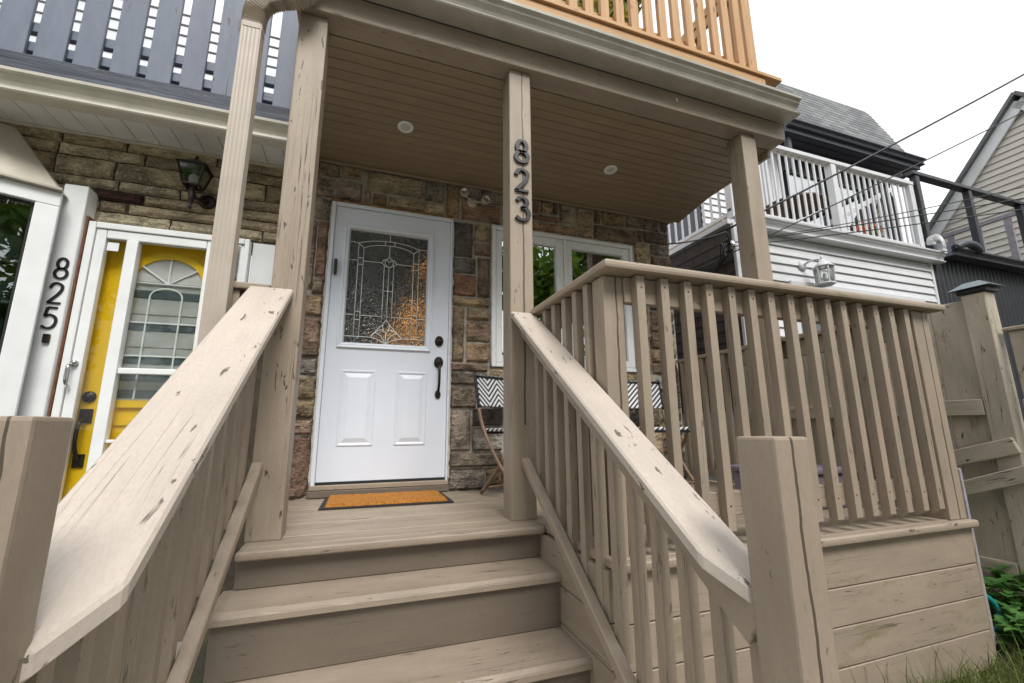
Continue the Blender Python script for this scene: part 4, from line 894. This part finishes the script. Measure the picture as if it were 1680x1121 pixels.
for n_, a, b, c, d in (('frame_head', 4.86, 7.22, 1.99, 2.06), ('frame_sill', 4.86, 7.22, 1.0, 1.05), ('frame_stile', 4.86, 4.93, 1.052, 1.988), ('frame_stile', 7.15, 7.22, 1.052, 1.988), ('mullion', 5.87, 5.99, 1.052, 1.988), ('mullion', 6.52, 6.60, 1.052, 1.988)): box(n_, a, b, 1.14, 1.185, c, d, 'white_siding', ww, .006)
for a, b in ((4.932, 5.868), (5.992, 6.518), (6.602, 7.148)): box('pane', a, b, 1.16, 1.165, 1.054, 1.986, 'screen', ww, 0)
wg = thing('house_gutter', 'white gutter with elbow under the white balcony', 'gutter', (6, 1.1, 2.6))
prism('trough', shell(gutter_profile(1.09, 2.60, 2.73, .10), .003), 'x', 4.22, 7.72, 'white_siding', wg); box('fascia', 4.22, 7.66, 1.192, 1.212, 2.602, 2.78, 'white_siding', wg, .003)
sweep_rect('elbow', [(7.42, 1.06, 2.80), (7.42, 1.05, 2.86), (7.50, 1.05, 2.90), (7.58, 1.05, 2.88), (7.61, 1.05, 2.80), (7.61, 1.05, 2.72)], .08, .07, 'white_siding', wg)
wr = thing('balcony_railing', 'white balcony railing with square pickets on the white house', 'railing', (5.9, 1.25, 2.75))
def rl(n_, a, b, c, d, y0=1.22, y1=1.28): return box(n_, a, b, y0, y1, c, d, 'white_siding', wr, .004)
rl('top_rail', 4.2, 7.6, 3.78, 3.835, 1.2, 1.3); rl('bottom_rail', 4.2, 7.56, 2.83, 2.875)
for x in (4.2, 5.94, 7.5): rl('post', x, x+.09, 2.75, 3.778, 1.205, 1.295)
x = 4.38
while x < 7.48:
    if not 5.91 < x < 6.06: rl('baluster', x-.014, x+.014, 2.876, 3.778, 1.24, 1.262)
    x += .118
box('side_top_rail', 4.2, 4.28, 1.31, 3.2, 3.78, 3.835, 'white_siding', wr, .004); box('side_bottom_rail', 4.215, 4.265, 1.31, 3.2, 2.80, 2.845, 'white_siding', wr, .004)
y = 1.42
while y < 3.2: box('baluster', 4.230, 4.25, y-.013, y+.013, 2.846, 3.778, 'white_siding', wr, .003); y += .125
box('balcony_floor', 4.13, 7.6, 1.3, 4.0, 2.725, 2.752, 'taupe_mossy', wh, .003)
wl = thing('wall_lantern', 'white glass carriage lantern on the white siding', 'lantern', (5.2, 1.1, 2.1))
lathe('back_plate', [(.06, 0), (.06, .015), (.035, .03)], 'white_siding', wl, 18, Matrix.Translation((5.12, 1.18, 2.27)) @ Matrix.Rotation(math.pi/2, 4, 'X'))
tube('arm', smooth_pts([(5.12, 1.16, 2.27), (5.14, 1.09, 2.30), (5.2, 1.03, 2.31)], 5), .012, 'white_siding', wl)
for n_, pr_, m in (('base', [(.085, 0), (.10, .012), (.095, .022)], 'white_siding'), ('cap', [(.105, .205), (.11, .215), (.07, .25), (.045, .275), (.03, .29), (.012, .31), (.018, .33), (.004, .352)], 'white_siding'), ('glass', [(.082, .024), (.092, .2)], 'clear'), ('bulb', [(.015, .03), (.018, .11), (.01, .14)], 'curtain')):
    lathe(n_, pr_, m, wl, 6 if n_ != 'bulb' else 10, Matrix.Translation((5.2, 1.0, 1.985)))
for k in range(6):
    a = 2*math.pi*k/6; beam('frame_bar', (5.2+.085*math.cos(a), 1+.085*math.sin(a), 2.0), (5.2+.095*math.cos(a), 1+.095*math.sin(a), 2.195), .012, .012, 'white_siding', wl, (0, 0, 1), .001)
# upper storey behind the white balcony, charcoal with a grey mansard
us = thing('upper_storey', 'charcoal upper storey with dark windows and grey shingled mansard roof', 'house', (8.6, 2.9, 2.75))
z = 2.8
while z < 5.2: beam('siding_plank', (5.4, 2.86, z+.06), (6.75, 2.86, z+.06), .014, .128, 'white_siding', us, (0, .18, 1), .002); z += .12
box('white_casing', 6.78, 7.16, 2.80, 2.86, 2.76, 5.3, 'white_siding', us, .006)
for k in range(3): box('casing_rib', 6.82+k*.12, 6.86+k*.12, 2.785, 2.798, 2.8, 5.3, 'white_siding', us, .003)
box('wall', 5.4, 10.4, 2.89, 6, 2.70, 5.45, 'darkgrey', us, 0)
for wi, (a, b) in enumerate(((7.45, 8.25), (8.6, 9.3), (9.65, 10.3))):
    for n_, p in (('window_frame', (a-.06, a, 2.8, 5.0)), ('window_frame', (b, b+.06, 2.8, 5.0)), ('window_frame', (a+.001, b-.001, 4.94, 5.0))): box(n_, p[0], p[1], 2.83, 2.888, p[2], p[3], 'darkgrey', us, .004)
    box('pane', a+.002, b-.002, 2.86, 2.866, 2.8, 4.938, 'pane', us, 0); wi == 1 and box('curtain', a+.05, a+.22, 2.870, 2.885, 2.8, 4.93, 'curtain', us, .01)
box('dark_post', 8.36, 8.46, 2.80, 2.86, 2.76, 5.2, 'darkgrey', us, .004)
box('eave_soffit', 6.9, 10.42, 2.42, 2.888, 5.33, 5.38, 'darkgrey', us, .004); box('fascia', 6.9, 10.44, 2.38, 2.418, 5.33, 5.46, 'darkgrey', us, .004)
for xk in range(3): box('soffit_strip', 6.9, 10.42, 2.50+xk*.14, 2.515+xk*.14, 5.315, 5.329, 'dark_steel', us, .002)
prism('gutter', shell(gutter_profile(2.33, 5.42, 5.53, .08), .004), 'x', 6.9, 10.5, 'darkgrey', us)
rows = 15
for r in range(rows):
    t0, t1 = r/rows, (r+1)/rows; x = 6.9-(.17 if r % 2 else 0)
    ya, za, yb, zb = 2.42+.85*t0, 5.50+1.88*t0, 2.42+.85*(t1+.25/rows*4), 5.50+1.88*(t1+.25/rows*4)
    xe = 10.36+.42*t0
    while x < xe:
        b = min(x+.33, xe)
        if b-x > .05: beam('shingle', ((x+b)/2, ya-.012, za), ((x+b)/2, yb+.012-.012, min(zb, 7.44)), b-x-.008, .022, 'shingle_grey', us, (0, -1, .5), .0015)
        x += .34
mesh('roof_body', [(6.9, 2.47, 5.46), (10.34, 2.47, 5.46), (10.76, 3.30, 7.4), (6.9, 3.30, 7.4), (6.9, 6, 5.6), (10.34, 6, 5.46), (10.76, 6, 7.4), (6.9, 6, 7.4)], [(0, 1, 2, 3), (1, 5, 6, 2), (3, 2, 6, 7), (0, 3, 7, 4)], 'shingle_grey', us)
box('porch_brace', 7.02, 7.10, 2.46, 2.54, 4.7, 5.32, 'darkgrey', us, .004)
# balcony furniture
tb = thing('patio_table', 'round brown patio table behind the white balcony railing', 'table', (6.3, 2.0, 2.75))
lathe('table_top', [(.40, .92), (.42, .93), (.42, .96), (.40, .965)], 'brownseat', tb, 30, Matrix.Translation((6.25, 2.0, 2.66))); tube('pedestal', [(6.25, 2, 2.755), (6.25, 2, 3.575)], .04, 'black', tb)
pl = thing('flower_planter', 'planter of orange flowers on the white balcony', 'planter', (7.6, 1.6, 2.75))
vs, fs = leaf_cloud(90, [((7.05, 1.55, 3.22), .12), ((7.22, 1.55, 3.20), .10), ((6.92, 1.55, 3.16), .10)], .035, 3); mesh('flowers', vs, fs, 'flower', pl)
vs, fs = leaf_cloud(130, [((7.05, 1.55, 3.1), .15), ((7.2, 1.55, 3.08), .12)], .04, 4); mesh('foliage', vs, fs, 'leaf', pl); box('trough', 6.8, 7.35, 1.46, 1.64, 2.755, 3.02, 'black', pl, .01)
hrl = thing('stair_handrail', 'white sloping stair handrail behind the balcony pickets', 'handrail', (7.0, 2.0, 2.75))
beam('rail', (6.55, 1.7, 3.28), (8.0, 1.7, 4.05), .06, .07, 'white_siding', hrl); 
for k in range(0, 10, 5): xk = 6.62+k*.14; box('baluster', xk-.016, xk+.016, 1.685, 1.715, 2.755, 3.27+(xk-6.55)*.53, 'white_siding', hrl, .003)
# dark neighbour: corrugated wall, eave, steel balcony frame
dn_ = thing('dark_house', 'dark corrugated metal house beyond the fence at right', 'house', (9, 1.2, -.6))
vs, fs = [], []; n = 130
for i in range(n+1):
    x = 7.63+3.2*i/n; yy = 1.2-(.02 if (i//2) % 2 else 0); vs += [(x, yy, -.6), (x, yy, 2.72)]
for i in range(n): fs.append((2*i, 2*i+2, 2*i+3, 2*i+1))
stuff(mesh('corrugated_sheet', vs, fs, 'dark_steel', dn_)); box('core', 7.63, 11, 1.24, 6, -.6, 2.74, 'dark_steel', dn_, 0)
prism('gutter', shell(gutter_profile(1.03, 2.70, 2.80, .13), .004), 'x', 7.8, 11.3, 'darkgrey', dn_); box('roof_edge', 7.75, 11.3, 1.19, 1.6, 2.79, 2.95, 'darkgrey', dn_, .005)
sf = thing('steel_railing', 'black steel post and rail frame on the dark house roof', 'railing', (8.9, 1.2, 2.95))
for x in (7.66, 8.9, 10.3): box('post', x-.04, x+.04, 1.17, 1.25, 2.955, 3.93, 'dark_steel', sf, .004)
box('post', 7.52, 7.59, 1.5, 1.57, 2.76, 3.93, 'dark_steel', sf, .004)
box('top_rail', 7.55, 11.2, 1.155, 1.265, 3.932, 3.985, 'dark_steel', sf, .004); box('cross_rail', 7.5, 7.60, 1.27, 3.2, 3.932, 3.985, 'dark_steel', sf, .004)
tag(tube('flex_duct', smooth_pts([(7.85, 1.02, 2.80), (8.0, .98, 2.86), (8.2, .98, 2.86), (8.35, 1.0, 2.80)], 6), [.05+.005*(i % 2) for i in range(19)], 'darkgrey'), 'black ribbed flexible duct on the dark eave', 'duct')
# beige gabled house far right
bh = thing('beige_house', 'beige sided gable end house in the right background', 'house', (13, 1, -.6))
yr, zr, sl_ = 1.75, 6.95, 1.22
def gz(y): return zr-sl_*abs(y-yr)
z = 1.5
while z < zr-.15:
    hw = min((zr-.1-z)/sl_, 3.4)
    if hw > .15: beam('siding_plank', (13, yr-hw, z+.07), (13, yr+hw, z+.07), .02, .148, 'beige_siding', bh, (.2, 0, 1), .002)
    z += .14
mesh('gable_wall', [(13.03, yr-3.4, -.6), (13.03, yr+3.4, -.6), (13.03, yr+3.4, gz(yr+3.4)), (13.03, yr, zr), (13.03, yr-3.4, gz(yr-3.4)), (19, yr-3.4, -.6), (19, yr+3.4, -.6), (19, yr+3.4, gz(yr+3.4)), (19, yr, zr), (19, yr-3.4, gz(yr-3.4))], [(0, 4, 3, 2, 1), (5, 6, 7, 8, 9), (0, 5, 9, 4), (1, 2, 7, 6)], 'beige_siding', bh)
for s in (-1, 1):
    e = (yr+s*3.9, gz(yr+3.9))
    beam('rake_board', (12.93, yr+s*.0, zr+.08), (12.93, e[0], e[1]+.08), .05, .26, 'white_frame', bh, (0, 0, 1), .004)
    beam('roof_slope', (15.9, yr, zr+.26), (15.9, e[0], e[1]+.26), 6.2, .07, 'shingle_grey', bh, (0, 0, 1), .004)
ym = .4
br = thing('deck_railing', 'grey railing in front of the beige gable house', 'railing', (12, 1.5, 2.5))
box('top_rail', 11.7, 11.76, -2, 3.6, 4.28, 4.36, 'lilac', br, .004)
y = -1.9
while y < 3.6: box('baluster', 11.71, 11.75, y-.05, y+.05, 2.9, 4.278, 'lilac', br, .003); y += .42
# ------------------------------------------------------------------ overhead wires
def wire(label, a, b, r, sag=.05, ext=.35):
    a, b = V(a), V(b); b2 = b+(b-a)*ext; P = []
    for i in range(25):
        t = i/24; p = a.lerp(b2, t); p.z -= sag*4*t*(1-t); P.append(p)
    tag(tube('overhead_wire', P, r, 'wire', None, 6), label, 'wire', 'overhead wires')
wire('thick black overhead cable, highest of those crossing the sky at right', (3.95, 1.1, 2.50), (7.66, 0, 4.594), .011, .04)
wire('black overhead wire just below the thick cable, crossing the beige gable peak', (3.93, 1.1, 2.215), (7.417, 0, 4.015), .0065, .03)
wire('thin black wire bowing low across the white balcony pickets', (4.3, 1.15, 2.46), (6.995, 0, 3.007), .005, .06)
wire('black wire, upper of the close pair over the dark steel frame', (4.1, 1.14, 2.40), (6.924, 0, 2.837), .006, .03)
wire('black wire, lower of the close pair over the dark steel frame', (4.0, 1.13, 2.33), (6.86, 0, 2.70), .006, .03)
wire('short black wire from the stone corner to the white house eave', (3.27, 1.25, 2.31), (4.02, 1.16, 2.52), .008, .03, 0)
cbx = thing('cable_bundle', 'tangle of black cables clamped on the brown shingled corner', 'cables', (4.1, 1.2, 2.3))
for k in range(5):
    tube('cable', smooth_pts([(3.96+.01*k, 1.1+.02*k, 2.47-.06*k), (4.06, 1.16+.03*k, 2.36+.02*k), (4.11, 1.24+.05*k, 2.31-.03*k), (4.13, 1.6+.1*k, 2.30-.02*k), (4.13, 2.5, 2.42-.05*k)], 6), .008, 'wire', cbx, 6)
lathe('clamp', [(.02, -.05), (.03, 0), (.02, .05)], 'steel', cbx, 10, Matrix.Translation((4.08, 1.15, 2.37)))
# ------------------------------------------------------------------ vegetation
tree('yellow-green tree crown showing between the cedar balcony pickets', 7.2, 9.0, 17.0, 2.6, 'leaf_yellow', 9000, 11, .22)
tree('green street tree mirrored in the porch window glass', 7.5, -9.5, 9, 3.2, 'leaf', 9000, 12, .17)
tree('second green street tree mirrored in the porch window, left of the first', 13.5, -8.5, 8.5, 3.4, 'leaf', 9000, 13, .17)
tree('green street tree mirrored in the bay window glass', -7.5, -8, 8, 3.0, 'leaf', 7000, 14, .17)
tree('tall green street tree straight across from the porch, mirrored in the bay glass', 2.2, -12, 11, 3.6, 'leaf', 9000, 15, .2)
tree('green street tree mirrored in the storm door glass', -3.2, -11.5, 9.5, 3.2, 'leaf', 8000, 16, .19)
rnd = random.Random(5); vs, fs = [], []
def blade(x, y, h, w, lean):
    a = rnd.uniform(0, 6.28); z = gh(x, y)-.01; k = len(vs); dx, dy = math.cos(a), math.sin(a); l2 = lean*rnd.uniform(.3, 1.2); b = rnd.uniform(0, 6.28)
    lx, ly = math.cos(b)*l2*h, math.sin(b)*l2*h
    vs.extend([(x-dx*w, y-dy*w, z), (x+dx*w, y+dy*w, z), (x+dx*w*.7+lx*.35, y+dy*w*.7+ly*.35, z+h*.6), (x-dx*w*.7+lx*.35, y-dy*w*.7+ly*.35, z+h*.6), (x+lx, y+ly, z+h)])
    fs.extend([(k, k+1, k+2, k+3), (k+3, k+2, k+4)])
for _ in range(5000):
    x = rnd.uniform(2.2, 3.9); y = rnd.uniform(-1.25, -.77); blade(x, y, rnd.uniform(.04, .13), .0026, .8)
for _ in range(5200):
    x = rnd.uniform(1.45, 4.2); y = rnd.uniform(-2.2, -.77) if x < 3.4 else rnd.uniform(-2.2, -.2); blade(x, y, rnd.uniform(.03, .10), .0022, .8)
for _ in range(160): x = rnd.uniform(2.1, 3.6); blade(x, -.77-rnd.random()*.25, rnd.uniform(.12, .30), .0025, .5)
stuff(mesh('grass', vs, fs, 'grass'), 'short rough grass with taller blades along the deck skirt', 'grass')
rnd = random.Random(8); vs, fs = [], []
def weedleaf(p, d, L, W, up):
    d = V(d).normalized(); s = d.cross(V((0, 0, 1))).normalized(); k = len(vs); p = V(p)
    out = [(0, 0), (.25, .8), (.4, .55), (.5, 1.0), (.65, .6), (.75, .75), (1, 0)]
    c = [p+d*L*t+V((0, 0, up*math.sin(t*2.2)*L)) for t, _ in out]
    for (t, w), q in zip(out, c): vs.extend([q-s*W*w/2, q+V((0, 0, -.004)), q+s*W*w/2])
    for i in range(len(out)-1): a = k+i*3; fs.extend([(a, a+1, a+4, a+3), (a+1, a+2, a+5, a+4)])
for _ in range(520):
    x = rnd.uniform(3.47, 4.05); y = rnd.uniform(-1.0, -.68) if x < 3.75 else rnd.uniform(-1.0, -.5); z = gh(x, y)+rnd.uniform(.02, .15); a = rnd.uniform(0, 6.28)
    weedleaf((x, y, z), (math.cos(a), math.sin(a), rnd.uniform(-.1, .4)), rnd.uniform(.06, .12), rnd.uniform(.035, .07), rnd.uniform(.0, .3))
stuff(mesh('weeds', vs, fs, 'weed'), 'patch of bright green leafy weeds at the corner of the deck', 'weeds')
